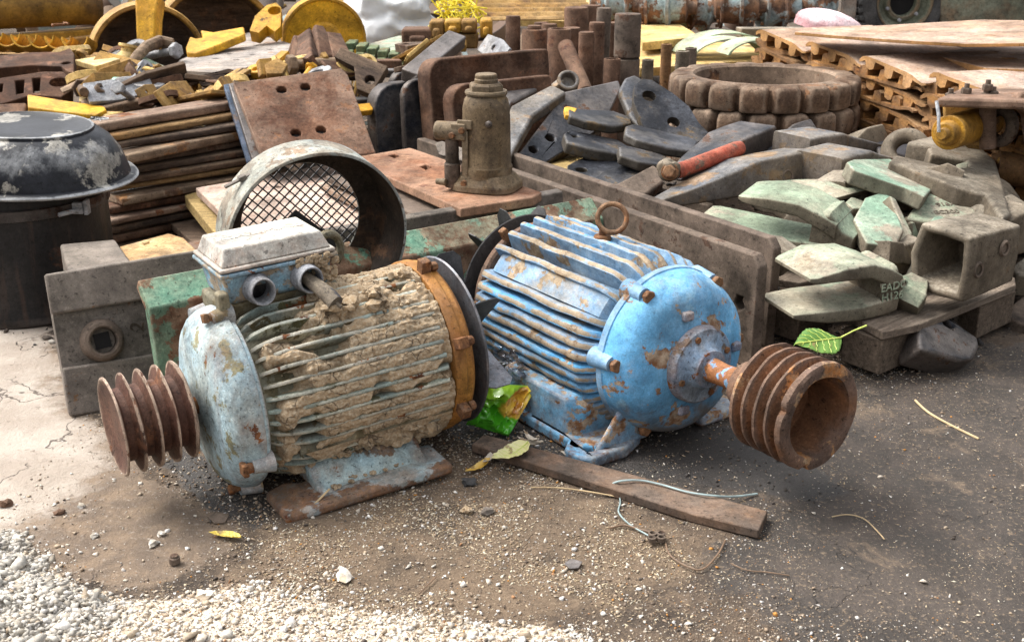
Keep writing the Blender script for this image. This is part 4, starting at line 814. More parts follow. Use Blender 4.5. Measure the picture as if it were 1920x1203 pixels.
# grey casting with hook, yellow plate
g=tr('square_casting',[(112,457),(216,448),(248,492),(128,508)],HZ(.30),.14,M['greyplate'],bevel=.008,label='square grey casting with a wire hook, between the drum and the cutter plate',cat='casting')
q=g.matrix_world.inverted(); pts=[q@hit(x,y,HZ(.312)) for x,y in ((135,500),(133,486),(150,484),(172,483),(180,474),(173,468),(182,470),(190,480))]
obj('wire_hook',MB().tube(pts,.006,8),M['boltrust'],g)
tr('yellow_plate',[(222,463),(318,437),(345,445),(372,470),(240,494)],HZ(.285),.11,worn('sandy_yellow_plate',(.60,.42,.20),(.50,.34,.17),4,.15,rs=8,dust=.4,dc=(.60,.48,.32),rough=.8),holes=[[(268,455),(280,451),(283,454),(271,458)]],bevel=.006,label='sandy yellow plate with a slot, right of the square grey casting',cat='plate')
tr('bent_strip',[(345,455),(420,440),(440,475),(372,482)],HZ(.16),.03,M['rustpl'],label='rusty strip low down between the sandy yellow plate and the cowl',cat='steel strip')
# stack of long bars at the left
BARS=[((185,232,432,192),.47,.13,.034,'rail'),((200,254,442,213),.432,.10,.026,'barochre'),((214,268,446,233),.402,.07,.026,'bardark'),((240,290,452,246),.372,.10,.034,'barrust'),
((212,302,455,262),.335,.08,.028,'bardark'),((208,320,458,281),.304,.08,.026,'bardark'),((205,338,462,298),.273,.09,.026,'barrust'),((205,350,458,312),.245,.09,.020,'barochre'),((228,372,442,333),.212,.11,.030,'barrust'),
((203,390,432,352),.178,.08,.026,'castrust'),((206,412,402,372),.145,.09,.024,'rail'),((203,427,402,388),.112,.07,.026,'bardark'),((205,444,402,402),.078,.08,.030,'castrust'),((205,462,402,420),.040,.07,.036,'bardark')]
LB_=['topmost brown bar in the stack behind the drum','bright ochre bar, second from the top of the stack','thin dark bar, third in the stack','thick round-edged brown bar, fourth in the stack','dark bar just under the thick round-edged one','dark bar sixth from the top of the stack','brown bar in the middle of the stack','thin ochre bar below the middle of the stack','short rusty bar with its end sticking out above the drum clamp','red-brown bar under the short rusty one','pale-edged bar near the bottom of the stack','dark bar third from the bottom of the stack','red-brown bar second from the bottom of the stack','lowest dark bar of the stack']
ra=random.Random(2)
for ((x0,y0,x1,y1),z,wd,th,m),lb in zip(BARS,LB_):
    A=G(x0,y0,z);B=G(x1,y1,z); d=(B-A).normalized(); n=Vector((-d.y,d.x,0)); L=(B-A).length+.25
    F=frame(A,d); mb=MB().loft([[(L*i/10,0,-th),(L*i/10,-.004,-th*.5),(L*i/10,0,0),(L*i/10,wd,0),(L*i/10,wd,-th)] for i in range(11)]); noise_disp(mb,.003,5,z*10)
    for hx in (.25,.38,.62): 
        if z>.46: pass
    o=obj('flat_bar',mb,M[m],None,F,.006); tag(o,lb,'steel bar','long bars stacked behind the drum')
# foreground flat bar
fb=tr('flat_bar',[(884,832),(908,813),(1440,957),(1423,993),(1300,963)],HZ(.024),.022,worn('dark_oiled_wood',(.14,.105,.085),(.10,.075,.06),5,.22,((.06,.045,.035),(.20,.11,.06)),rs=6,dust=.35,dc=(.24,.18,.14),rough=.75,edge=.5,bump=.5),label='long flat dark bar lying on the ground in front of the sky blue motor',cat='flat bar',bevel=.003)
# leaning square rust plate and blue-edged ones
pl=plane3(D(492,300,4.30),D(703,286,4.42),D(437,155,4.62))
tr('square_plate',[(437,155),(640,128),(652,140),(705,287),(494,302)],pl,.03,M['rustpl'],holes=[(528,168,.022,7),(573,163,.022,7),(555,249,.022,7),(602,243,.022,7)],label='large square rust-brown plate with four bolt holes, leaning above the fan cowl',cat='steel plate')
for k,(m,l) in enumerate((('bluesteel','dark plate sandwiched behind the square rust plate'),('deepblue','blue-edged plate leaning behind the square rust plate'))):
    q=(pl[0]-pl[1]*(.034+.034*k),pl[1]); o_=8+10*k
    tr('square_plate',[(437-o_,157+k),(620,132),(680,287),(482-o_,303)],q,.028,M[m],label=l,cat='steel plate')
# ------------------------------------------------------------------ thick cutting blades, pins, rings
def blade(px,py,y,L,Hh,th,yaw,lean,mat,label,rc=.07):
    p=D(px,py,y); o=[(0,0),(L,0),(L,Hh-.012),(L-.012,Hh)]+[(rc-rc*math.sin(R(a)),Hh-rc+rc*math.cos(R(a))) for a in (0,20,40,60,80,90)]
    mb=MB().prism(o,0,th); F=T(p.x,p.y,p.z)@RZ(yaw)@RX(90+lean)@T(0,-Hh,-th)
    ob=obj('cutting_blade',mb,M[mat],None,F,.009,3); return tag(ob,label,'cutting blade','thick blades leaning behind the bottle jack')
blade(803,112,4.85,.62,.50,.10,36,-6,'castrust','thick brown blade with a long top edge, tallest of the leaning blades')
blade(846,160,4.66,.50,.42,.08,36,-8,'castrust','reddish blade just in front of the tallest one')
blade(700,160,4.95,.34,.48,.08,36,-3,'bluesteel','leftmost thick blade, dark and round-cornered, right of the square rust plate',.1)
blade(755,152,4.90,.26,.48,.035,38,-2,'bluesteel','thin dark blade second from the left, on edge')
blade(777,128,4.98,.22,.50,.04,38,-2,'bluesteel','blue-grey blade between the thin dark one and the tallest')
blade(735,135,5.30,.30,.4,.05,36,0,'bluesteel','dark blue blade end behind the leftmost blades')
def bar3(name,a,b,w_,th,mat,label,cat,group=None,parent=None,up=(0,0,1),bevel=.006,tip=None):
    d=(b-a); F=frame(a,d,up); L=d.length
    mb=MB().box((L/2,0,-th/2),(L,w_,th)) if tip is None else MB().loft([[(x,-w,-t),(x,w,-t),(x,w,0),(x,-w,0)] for x,w,t in ((0,w_/2,th),(L*(1-tip),w_/2,th),(L,w_*.3,th*.3))])
    o=obj(name,mb,M[mat],parent,(parent.matrix_world.inverted()@F) if parent else F,bevel)
    if not parent: tag(o,label,cat,group)
    return o
bar3('wedge_bar',D(770,135,5.0),D(858,62,5.35),.09,.06,'bluesteel','blue-grey square bar slanting up behind the thick blades','steel bar',up=(0,-.6,.8))
tilt=lambda a,ya,b,yb,c,yc: plane3(D(*a,ya),D(*b,yb),D(*c,yc))
pl=tilt((1050,195),4.75,(1165,168),4.95,(965,320),4.35)
tr('angled_plate',[(1043,196),(1057,172),(1160,150),(1165,165),(1130,240),(985,330),(948,318)],pl,.055,M['bluesteel'],holes=[(1032,258,.02,12),(1000,280,.018,12)],bevel=.009,label='black-blue angled plate with bolt holes, right of the bottle jack',cat='steel plate')
pl=tilt((1000,190),4.7,(1040,165),4.8,(950,270),4.4)
tr('angled_plate',[(958,198),(1035,158),(1062,172),(1000,215),(952,300),(940,250)],pl,.05,M['toothsteel'],bevel=.01,label='tan and blue-grey plate leaning just right of the bottle jack',cat='steel plate')
tr('angled_plate',[(933,160),(945,147),(1028,150),(1005,168),(955,195)],tilt((933,160),4.85,(1028,150),5.0,(955,195),4.7),.05,M['bluesteel'],bevel=.012,label='blue-grey plate end directly behind the jack cap',cat='steel plate')
pt=[(962,30,14,130,6.1,'castrust'),(1002,55,24,190,6.0,'castrust'),(1049,54,22,190,5.9,'castrust'),(1081,14,23,190,6.5,'castrust'),(1108,10,20,190,6.6,'castrust'),(1133,15,14,190,6.2,'darkpl'),(1100,60,15,190,5.75,'castrust'),(1072,52,17,190,6.25,'castrust'),(1030,45,15,190,6.4,'castrust'),(1120,42,15,190,6.1,'castrust'),(1150,42,13,190,6.3,'castrust'),(1178,26,25,190,5.8,'darkpl'),(1015,42,14,190,6.6,'castrust'),(1148,110,16,190,5.7,'castrust'),(1138,60,12,190,6.4,'castrust')]
pl_=['short round pin standing at the left of the pins','thick pin with a raised cap, left of the hollow one','hollow-topped thick pin in front','tallest red-brown pin at the back','tall dark-topped pin at the very back','slim grey-brown pin right of the tall ones','slim rusty pin standing in front of the tall ones','pin half hidden behind the hollow-topped one','thin pin behind the capped one','pin behind the slim rusty one','narrow pin just left of the biggest grooved pin','biggest pin with a groove round its neck','small pin top behind the capped pin','short hollow stub at the foot of the biggest pin','thin pin between the slim grey one and the biggest']
for i,((px,pt_,pr_,pb,y,m),l) in enumerate(zip(pt,pl_)):
    p=D(px,pt_,y); r=pr_*mpp(p); h=p.z-.01
    pf=[(r*.96,-h),(r,-h+.01),(r,-.012),(r*.93,0)]
    if i==1: pf=[(r*.96,-h),(r,-.008),(r*.94,0),(r*.55,.002),(r*.52,.018),(.0,.02)]
    elif i in(2,13): pf=[(r*.96,-h),(r,-.006),(r*.95,0),(r*.74,0),(r*.70,-.03),(0,-.032)]
    elif i==11: pf=[(r,-h),(r,-.215),(r*.94,-.21),(r*.94,-.205),(r,-.20),(r,-.012),(r*.95,0),(r*.2,0),(r*.18,-.008),(0,-.008)]
    else: pf+=[(0,0)]
    mb=MB().lathe([(0,-h)]+pf,28); o=obj('steel_pin',mb,M[m],None,T(*p)@RZ(i*50)@RX((i*7%5-2)*.8)); tag(o,l,'steel pin','steel pins standing behind the blades')
a=D(1060,86,5.6); b=D(1098,175,5.3); o=obj('steel_pin',MB().cyl((0,0,0),b-a,15*mpp(a),n=24),M['castrust'],None,T(*a),.004); tag(o,'pin leaning over to the left in front of the upright ones','steel pin','steel pins standing behind the blades')
a=D(1066,150,4.98); r=.045; o=obj('ring_end_bar',MB().lathe([(r,-.05),(r*1.05,-.04),(r*1.05,0),(r*.95,.004),(r*.72,.004),(r*.68,-.03),(0,-.032)],28,fz((0,0,0),(.1,-.75,.6))).loft([[(-.02,-.0,-.03),(-.045,.03,-.03),(-.045,.03,.0),(-.02,-.0,.0)],[(-.20,-.14,-.17),(-.23,-.11,-.17),(-.23,-.11,-.12),(-.20,-.14,-.12)]]),M['toothsteel'],None,T(*a),.004); tag(o,'bar ending in a rusty ring, leaning on the blades','bar')
for i,(px,p0,r_,y,m,l) in enumerate([(1250,83,10,6.6,'ochrerust','small square-capped stub on the pale yellow board'),(1280,96,13,6.4,'toothbrown','short grey-brown stub behind the sprocket rings'),(1296,90,11,6.7,'darkpl','dark stub beside the short grey-brown one'),(1215,112,11,6.2,'toothbrown','small hollow stub right of the biggest pin')]):
    p=D(px,p0,y); r=r_*mpp(p); o=obj('short_pin',MB().lathe([(0,-p.z+.01),(r*1.1,-p.z+.01),(r,0),(r*.7,.002),(r*.6,-.02),(0,-.02)],20),M[m],None,T(*p)); tag(o,l,'steel pin')
# sprocket rings
sc=D(1433,139,5.0); 
def sprocket(z,rot,m,label):
    R0=.398; N=18; n=N*14; mb=MB(); rings=[]
    def rad(i,dep,wd,off=0): 
        d=((i%14)-6.5)/14*2; a=abs(d); t=max(0,(a-(1-wd))/wd); return R0-dep*(1-math.cos(t*PI))*.5+off-.010*a*a
    zs=[(0,.036,.30,-.008),(.008,.036,.30,-.001),(.03,.036,.30,.001),(.06,.036,.30,.001),(.085,.037,.34,-.002),(.093,.042,.44,-.006),(.099,.046,.55,-.014)]
    for z_,dp,wd,off in zs: rings.append([(rad(i,dp,wd,off)*math.cos(2*PI*i/n),rad(i,dp,wd,off)*math.sin(2*PI*i/n),z_) for i in range(n)])
    for r_,z_ in((.325,.102),(.300,.102),(.290,.092),(.286,.01),(.305,0)): rings.append([(r_*math.cos(2*PI*i/n),r_*math.sin(2*PI*i/n),z_) for i in range(n)])
    rings.append(rings[0]); mb.loft(rings,caps=False); noise_disp(mb,.002,9,rot)
    o=obj('sprocket_ring',mb,M[m],None,T(sc.x+.004*rot%.01,sc.y,z)@RZ(rot),smooth=38); tag(o,label,'sprocket ring','sprocket rings stacked flat'); 
for k,(m,l) in enumerate((('ringm','topmost of the stacked sprocket rings'),('ringm','second sprocket ring from the top of the stack'),('ringm','third sprocket ring from the top, partly behind the teeth'),('ringm','lowest sprocket ring, mostly hidden behind the teeth'))):
    if 'ringm' not in M: M['ringm']=worn('brown_sprocket',(.12,.07,.042),(.075,.045,.03),5,.3,((.07,.04,.028),(.24,.12,.06)),rs=7,dust=.5,dc=(.40,.30,.22),rough=.8,edge=.45,ec=(.34,.25,.18),bump=.4)
    sprocket(sc.z-.10-.106*k,[3,9,2,7][k],m,l)
# flat ochre planks between
for i,(pts,l) in enumerate([([(985,290),(1055,268),(1130,290),(1060,318)],'farthest ochre slotted plank right of the black-blue plate'),([(1000,312),(1080,292),(1150,308),(1085,332)],'middle ochre slotted plank'),([(975,300),(990,292),(1075,330),(1060,340)],'narrow ochre plank nearest the long dark plates')]):
    hs=[[(1020+40*j+i*10,286+12*j+i*14),(1034+40*j+i*10,283+12*j+i*14),(1044+40*j+i*10,289+12*j+i*14),(1030+40*j+i*10,292+12*j+i*14)] for j in range(2)] if i<2 else ()
    tr('slotted_plank',pts,HZ(.27-.004*i),.03,M['plank'],holes=hs,label=l,cat='plank')
# ------------------------------------------------------------------ black links and wrench
def slab(name,pts,ys,th,mat,label,cat,holes=(),bevel=.009,group=None,seg=3):
    pl=plane3(D(*pts[ys[0][0]],ys[0][1]),D(*pts[ys[1][0]],ys[1][1]),D(*pts[ys[2][0]],ys[2][1])); return tr(name,pts,pl,th,M[mat],holes,None,bevel,label,cat,group,seg)
slab('bell_crank',[(1190,160),(1205,148),(1222,150),(1262,175),(1292,200),(1310,230),(1334,255),(1305,268),(1240,262),(1205,235),(1188,190)],((1,4.7),(5,4.55),(8,4.45)),.035,'blackpart','black triangular crank plate with two round holes, upright among the black links','link',holes=[(1217,180,.028,16),(1263,229,.026,16)],bevel=.008)
slab('bell_crank',[(1160,168),(1172,145),(1190,139),(1208,150),(1196,170),(1200,200),(1240,262),(1215,262),(1180,215)],((1,4.85),(3,4.85),(6,4.55)),.04,'blackpart','black hooked link end rising left of the triangular crank plate','link',bevel=.012)
BK='black link arms piled right of the jack'
slab('link_arm',[(1062,200),(1075,203),(1110,205),(1150,207),(1182,219),(1186,232),(1150,236),(1100,228),(1068,217)],((0,4.6),(3,4.72),(6,4.5)),.036,'blackpart','upper left black arm with a yellow painted tip','link arm',group=BK)
o=slab('paint_tip',[(1058,201),(1064,199),(1082,203),(1074,219),(1060,215)],((0,4.585),(2,4.60),(3,4.50)),.02,'yellow','small yellow painted block on the tip of the upper left black arm','block',bevel=.003)
slab('link_arm',[(1173,236),(1185,232),(1240,240),(1290,252),(1310,266),(1300,284),(1250,276),(1195,262),(1172,250)],((1,4.5),(4,4.45),(7,4.3)),.036,'blackpart','black wavy arm below the triangular crank','link arm',group=BK)
slab('link_arm',[(1057,250),(1066,244),(1105,250),(1160,262),(1180,275),(1160,288),(1110,279),(1062,266)],((0,4.4),(4,4.45),(6,4.25)),.045,'blackpart','long black arm with an eye at its left end','link arm',holes=[[(1068,250),(1082,251),(1090,256),(1076,257)]],group=BK)
slab('link_arm',[(1160,275),(1175,272),(1240,288),(1262,300),(1250,312),(1200,303),(1162,290)],((1,4.3),(3,4.25),(5,4.1)),.036,'blackpart','brown-edged black arm in the middle of the black pile','link arm',group=BK)
slab('link_arm',[(1064,310),(1085,298),(1140,288),(1175,290),(1180,305),(1120,335),(1080,338),(1062,328)],((0,4.2),(3,4.35),(5,4.1)),.036,'blackpart','flat black arm lying on the ochre planks','link arm',holes=[(1090,318,.022,14)],group=BK)
slab('link_arm',[(1100,345),(1130,322),(1190,305),(1225,310),(1222,325),(1150,362),(1110,358)],((0,4.0),(3,4.2),(5,3.95)),.036,'blackpart','lowest black arm beside the long dark plates','link arm',holes=[(1118,348,.016,12)],group=BK)
slab('channel_scrap',[(1140,352),(1225,308),(1238,318),(1245,340),(1200,372),(1160,365)],((0,3.95),(1,4.1),(4,3.9)),.04,'darkpl','dark bent channel under the wrench head','channel')
a=D(1268,322,3.92); b=D(1392,276,4.12); W=empty('spud_tool',T(*a),'tool with a chipped red round handle and a hexagonal bolt head','wrench')
L=(b-a); u=L.normalized(); mb=MB().tube([u*t for t in (0,.01,L.length*.45,L.length-.03,L.length-.01,L.length)],[.023,.026,.027,.029,.025,.014],18); noise_disp(mb,.0012,20,1); obj('handle',mb,M['red'],W)
c=D(1256,322,3.88)-a; nf=(EYE-(a+c)).normalized()
mb=MB().rock(tuple(c+Vector((0,.03,0))),.040,4,3,(1,.8,.95),.2); obj('head',mb,M['toothbrown'],W); obj('bolt_head',MB().hexa(tuple(c-Vector((0,.01,0))),.024,.022,tuple(nf+Vector((-.3,0,.2)))).cyl(c+nf*.0,c-nf*.02,.03),M['boltrust'],W,bevel=.002)
# ------------------------------------------------------------------ bucket teeth
def qring(x,zc,w,h,yc=0,tw=1,r=.25):
    r*=.62     #-rect ring in YZ, top width factor
    o=[]; rr=min(w,h)*r
    for sy,sz,a in((1,1,0),(-1,1,90),(-1,-1,180),(1,-1,270)):
        for k in range(4):
            t=R(a+30*k); yy=sy*(w/2-rr)+rr*math.cos(t); zz=sz*(h/2-rr)+rr*math.sin(t)
            o.append((x,yc+yy*(tw if zz>0 else 1),zc+zz))
    return o
def tframe(tp,ty,bp,by,roll=0):
    a=D(*tp,ty); b=D(*bp,by); F=frame(a,b-a); return F@RX(roll),(b-a).length
def finish(name,mb,mat,F,label,hole=None,cat='bucket tooth',sub=1):
    e=obj(name,mb,M[mat],None,F,bevel=.003,smooth=34); tag(e,label,cat,'cast bucket teeth heaped on the pallet'); return e
def fork(tp,ty,bp,by,roll,mat,label,w=.13,gap=.085,up=1.0,lo=1.0,nose=True,arch=.05,text=None):
    F,L=tframe(tp,ty,bp,by,roll); mb=MB(); J=L*.80; t=.042
    def prong(x0,zs,we): 
        rs=[]
        for f,zc,tt,ww in ((0,zs[0],.010,we*.80),(.05,zs[0],.018,we*.9),(.3,zs[1],.036,we),(.62,zs[2],t,w),(.85,zs[3],t*1.15,w*.92),(1,zs[4],t*1.2,w*.85)): rs.append(qring(x0+(J*1.12-x0)*f,zc,ww,tt,r=.28))
        mb.loft(rs)
    g=gap
    prong(0,(0,-.002,0,.01,.02),w*lo)
    prong(L*(1-up),(g+.03,g+.04+arch*.8,g+.04+arch,g+.02+arch*.5,g),w*1.12)
    mb.loft([qring(J*.93,g*.5+.01,w*.80,g+.06,r=.2),qring(J*1.05,g*.5+.012,w*.84,g+.085,r=.25),qring(J*1.16,g*.5+.01,w*.74,g*.9,r=.3)]+([qring(L*1.06,g*.5,w*.52,g*.62,r=.3),qring(L*1.2,g*.48,w*.40,g*.42,r=.35)] if nose else [qring(L*1.0,g*.5,w*.66,g*.8,r=.3)]))
    noise_disp(mb,.0018,9,L*10); e=finish('adapter_tooth',mb,mat,F,label)
    if text:
        for i,tx in enumerate(text): text_mesh(tx,.033,.004,M[mat],e,Matrix.Translation((J*1.02,-w*.435,g*.82+.012-.03*i))@RX(90)@RZ(8))
    return e
def point(tp,ty,bp,by,roll,mat,label,w=.12,h=.12,tipw=.07,hole=True,ridge=0,solid=False):
    F,L=tframe(tp,ty,bp,by,roll); mb=MB()
    rs=[qring(0,0,tipw,.010,r=.4),qring(L*.04,.004,tipw*1.05,.024,r=.35),qring(L*.25,.012,w*.72,h*.42,r=.25),qring(L*.5,.02,w*.88,h*.72,r=.2),qring(L*.62,.02,w,h*.95,r=.16),qring(L*.8,.015,w,h,r=.16),qring(L*1.0,.012,w*.96,h*.98,r=.16)]
    if not solid: rs+=[qring(L*.985,.012,w*.7,h*.7,r=.16),qring(L*.7,.012,w*.5,h*.45,r=.16)]
    mb.loft(rs); noise_disp(mb,.003,12,L*7); e=finish('tooth_point',mb,mat,F,label)
    if hole: 
        obj('pin_hole',MB().lathe([(.026,-.003),(.023,.0035),(.018,.002),(.016,-.02),(0,-.02)],22,fz((L*.80,(w*.5 if solid else -w*.5),.005),(0,1 if solid else -1,0))),M['darkpl'],e)
    return e
def wedge(pts,ys,th,mat,label,holes=(),bevel=.007,taper=None,cat='bucket tooth'):
    return slab('flat_tooth',pts,ys,th,mat,label,cat,holes,bevel,'cast bucket teeth heaped on the pallet',4)
# long dark points at the back
point((1210,390),3.75,(1500,318),4.10,-8,'toothsteel','long pointed tooth with rusty top, its tip reaching far left over the dark plates',w=.17,h=.13,tipw=.05)
point((1262,335),4.05,(1420,262),4.45,0,'bluesteel','blue-grey tooth behind the red handle',w=.17,h=.11,hole=False)
wedge([(1400,288),(1440,258),(1462,256),(1472,268),(1445,296),(1405,300)],((0,4.3),(2,4.45),(5,4.25)),.05,'bluesteel','small slotted blue-grey tooth end, right of the red handle tip',holes=[[(1420,284),(1438,270),(1446,272),(1430,288)]])
point((1640,275),4.55,(1480,290),4.25,0,'toothsteel','grey block tooth with a round side hole, behind the long pointed tooth',w=.18,h=.13,tipw=.12,solid=True)
point((1675,305),4.25,(1530,335),3.95,0,'toothsteel','big grey socket tooth with a hole, left of the light green wedge',w=.2,h=.15,tipw=.14,solid=True)
wedge([(1588,303),(1600,298),(1668,297),(1757,345),(1735,368),(1700,352),(1600,318)],((0,3.75),(3,3.85),(5,3.6)),.05,'toothmint','light green flat wedge tooth lying on top of the heap')
wedge([(1740,275),(1755,270),(1845,280),(1868,300),(1880,340),(1896,400),(1880,410),(1850,364),(1800,352),(1668,300),(1680,290),(1780,313),(1822,314),(1812,299),(1745,289)],((1,4.25),(3,4.15),(9,3.85)),.10,'toothbrown','large brown fork casting at the right of the heap, open side to the left',bevel=.012)
a=D(1698,283,4.35); o=obj('eye_lug',MB().torus(.062,.03,fz((0,0,0),(-.35,-.65,.55)),30,12).loft([qring(.05,-.01,.07,.06),qring(.2,-.02,.09,.07)]),M['toothbrown'],None,T(*a)); tag(o,'brown-grey ring lug behind the large fork tooth','casting')
fork((1322,400),3.68,(1602,478),3.42,6,'toothgreen','arched green fork tooth with both prongs pointing up left',w=.17,gap=.085,arch=.002,nose=False,lo=.9,up=.74)
point((1440,348),3.95,(1590,400),3.7,0,'toothgreen','pale green rounded casting behind the arched fork',w=.2,h=.11,tipw=.13,hole=False)
wedge([(1600,410),(1622,370),(1665,355),(1672,375),(1695,430),(1680,462),(1625,455)],((0,3.45),(2,3.65),(5,3.3)),.05,'toothmint','mint green wedge tooth standing in the middle of the heap')
wedge([(1668,365),(1680,372),(1712,438),(1700,470),(1685,462),(1690,420)],((0,3.55),(2,3.45),(4,3.35)),.05,'toothgreen','thin green prong pressed against the mint wedge tooth')
e=wedge([(1698,408),(1722,372),(1738,350),(1830,360),(1842,378),(1822,418),(1760,418)],((0,3.55),(2,3.75),(4,3.65)),.06,'toothgreen','green-grey tooth with raised lettering on its flat top, behind the socket',bevel=.014)
plx=plane3(D(1698,408,3.55),D(1738,350,3.75),D(1842,378,3.65))
for tx,(x,y),s in(('Casaf',(1778,368),.034),('916A5E',(1782,383),.03),('EC300',(1775,398),.03)): text_mesh(tx,s,.0022,M['toothbrown'],e,e.matrix_world.inverted()@fz(hit(x,y,plx),plx[1],(1,.12,0)))
wedge([(1722,442),(1750,405),(1790,398),(1835,408),(1800,440),(1735,458)],((0,3.4),(2,3.6),(5,3.35)),.05,'toothmint','mint wedge poking out left of the hollow socket')
wedge([(1585,378),(1596,368),(1625,378),(1640,392),(1600,390)],((0,3.6),(2,3.65),(4,3.55)),.04,'toothgreen','tiny green tooth end left of the mint wedge')
fork((1458,575),3.02,(1668,560),3.16,3,'toothgreen','nearest fork tooth, with raised lettering, tips pointing left',w=.19,gap=.075,arch=.008,text=['EADO','H126'],up=.93)
point((1560,520),3.35,(1700,470),3.45,0,'toothbrown','brown tooth buried beneath the lettered fork tooth',w=.16,h=.1,hole=False)
point((1480,470),3.5,(1650,450),3.6,0,'toothbrown','brown tooth in the dark under the arched fork tooth',w=.2,h=.12,hole=False)
point((1560,400),3.8,(1700,350),3.9,0,'toothbrown','grey-brown tooth beneath the light green wedge',w=.18,h=.12,hole=False)
point((1850,330),4.1,(1720,300),4.3,0,'toothbrown','brown tooth under the far side of the large fork',w=.2,h=.14,hole=False)
point((1800,470),3.5,(1900,420),3.6,0,'toothbrown','brown tooth beyond the hollow socket at the right edge',w=.2,h=.14,hole=False)
rx=random.Random(21)
for i,(a,b,ya,yb,kind,m,l) in enumerate([((1700,540),(1770,500),3.25,3.35,0,'toothgreen','small green tooth tip between the lettered fork and the socket'),((1700,500),(1640,480),3.4,3.3,0,'toothbrown','brown tooth point behind the lettered fork'),
 ((1650,330),(1560,372),3.95,3.8,1,'toothbrown','brown tooth wedged under the light green wedge'),((1500,420),(1430,372),3.75,3.9,0,'toothbrown','grey-brown tooth in shadow behind the arched fork'),((1560,355),(1610,330),4.0,4.1,1,'toothsteel','grey tooth nose between the two block teeth'),
 ((1745,352),(1690,330),3.9,4.0,1,'toothgreen','pale green tooth nose right of the light green wedge'),((1860,430),(1905,400),3.5,3.65,0,'toothbrown','brown tooth nose behind the hollow socket'),((1380,440),(1480,500),3.4,3.3,0,'toothbrown','brown tooth lying low under the long green prong'),((1545,560),(1480,600),3.2,3.3,0,'darkpl','dark tooth in the gap below the lettered fork'),((1725,520),(1690,575),3.15,3.1,0,'toothgreen','little green chip of casting in front of the socket')]):
    if kind: point(a,ya,b,yb,rx.uniform(-30,30),m,l,w=.13,h=.10,tipw=.07,solid=True)
    else: point(a,ya,b,yb,rx.uniform(-40,40),m,l,w=.10,h=.07,tipw=.05,hole=False,solid=True)
for i,(a,b,ya,yb,m,l) in enumerate([((1530,345),(1600,372),3.95,3.9,'toothgreen','green tooth tip poking out above the arched fork'),((1850,350),(1790,352),3.85,3.9,'toothgreen','pale casting under the inside of the large fork'),((1640,395),(1600,440),3.62,3.5,'toothbrown','brown tooth between the arched fork and the mint wedge'),((1440,455),(1520,430),3.55,3.6,'toothbrown','dirty tooth lying between the prongs of the arched fork'),((1720,480),(1700,440),3.42,3.5,'toothgreen','green tooth standing behind the lettered fork nose'),((1560,300),(1640,268),4.3,4.5,'toothbrown','dusty brown tooth behind the grey block tooth'),((1705,330),(1790,360),3.75,3.7,'toothbrown','dusty tooth end beneath the large fork casting'),((1900,360),(1850,385),3.8,3.75,'toothbrown','dusty tooth end at the right under the large fork'),((1430,300),(1520,262),4.35,4.5,'bluesteel','dark tooth behind the slotted tooth end')]):
    point(a,ya+.12,b,yb+.12,rx.uniform(-50,50),m,l,w=.14,h=.10,tipw=.06,hole=False,solid=True)
# hollow socket casting
a=D(1800,478,3.14); S=MB(); Fs=T(*a)@RZ(33)@RY(-2)
def sqr(x,s,ky=1,kz=1,off=0): return [(x+(.02 if z>0 else 0)*(1 if y>0 else .3),y*s*ky,z*s*kz+off) for y,z in ((-.075,-.095),(.0,-.10),(.075,-.095),(.088,.0),(.075,.085),(0,.09),(-.075,.085),(-.082,.0))]
S.loft([sqr(.17,.92),sqr(0,1),sqr(-.095,1.02),sqr(-.105,.98),sqr(-.105,.80),sqr(-.08,.74),sqr(.08,.52,1,.9)]); noise_disp(S,.002,12,4)
o=obj('tooth_socket',S,M['toothbrown'],None,Fs@SC(.85,1.12,1.0),.009,3,smooth=50); tag(o,'hollow box-shaped tooth socket standing on the pallet at the right','tooth socket')
for x_,z_ in ((-.05,-.01),(.075,.03)): obj('pin_hole',MB().lathe([(.024,-.002),(.020,.004),(.014,.002),(.012,-.02),(0,-.02)],20,fz((x_,-.083,z_),(0,-1,0))),M['darkpl'],o)
# pallet
pz=.15; pal=empty('pallet',T(0,0,0),'worn low wooden pallet holding the teeth at the right','pallet')
tr('top_board',[(1580,583),(1604,580),(1880,514),(1903,520),(1905,534),(1725,607),(1655,622)],HZ(pz),.024,M['wood'],parent=pal,xh=at_dir(42),bevel=.003)
tr('top_board',[(1470,560),(1500,545),(1780,490),(1860,500),(1585,580)],HZ(pz-.002),.022,M['wood'],parent=pal,xh=at_dir(42),bevel=.003)
tr('top_board',[(1440,520),(1480,505),(1760,455),(1800,470),(1500,530)],HZ(pz-.003),.022,M['wood'],parent=pal,xh=at_dir(42),bevel=.003)
for pts in ([(1582,612),(1655,638),(1724,610),(1650,590)],[(1800,560),(1838,575),(1905,545),(1880,530)],[(1440,560),(1500,580),(1560,560),(1500,540)]):
    tr('block',pts,HZ(pz-.028),pz-.030-.018,M['woodblk'],parent=pal,bevel=.004); tr('bottom_board',[(x+ (0),y) for x,y in pts],HZ(.016),.015,M['woodblk'],parent=pal,bevel=.003)
o=slab('black_casting',[(1722,600),(1740,585),(1765,583),(1835,632),(1838,650),(1828,672),(1800,676),(1726,655)],((0,3.03),(3,3.10),(6,2.98)),.09,'bluesteel','smooth dark casting with a round hole, lying under the pallet','casting',holes=[(1778,605,.016,14)],bevel=.012)
o['category']='casting'
slab('black_casting',[(1880,585),(1925,548),(1960,560),(1960,620),(1905,600)],((0,3.4),(1,3.6),(4,3.35)),.1,'darkpl','dark plate end at the right edge beyond the pallet','casting')
slab('black_casting',[(1876,392),(1925,386),(1960,400),(1960,420),(1880,412)],((0,3.9),(1,4.0),(4,3.85)),.06,'toothbrown','brown casting edge at the right border above the socket','casting')
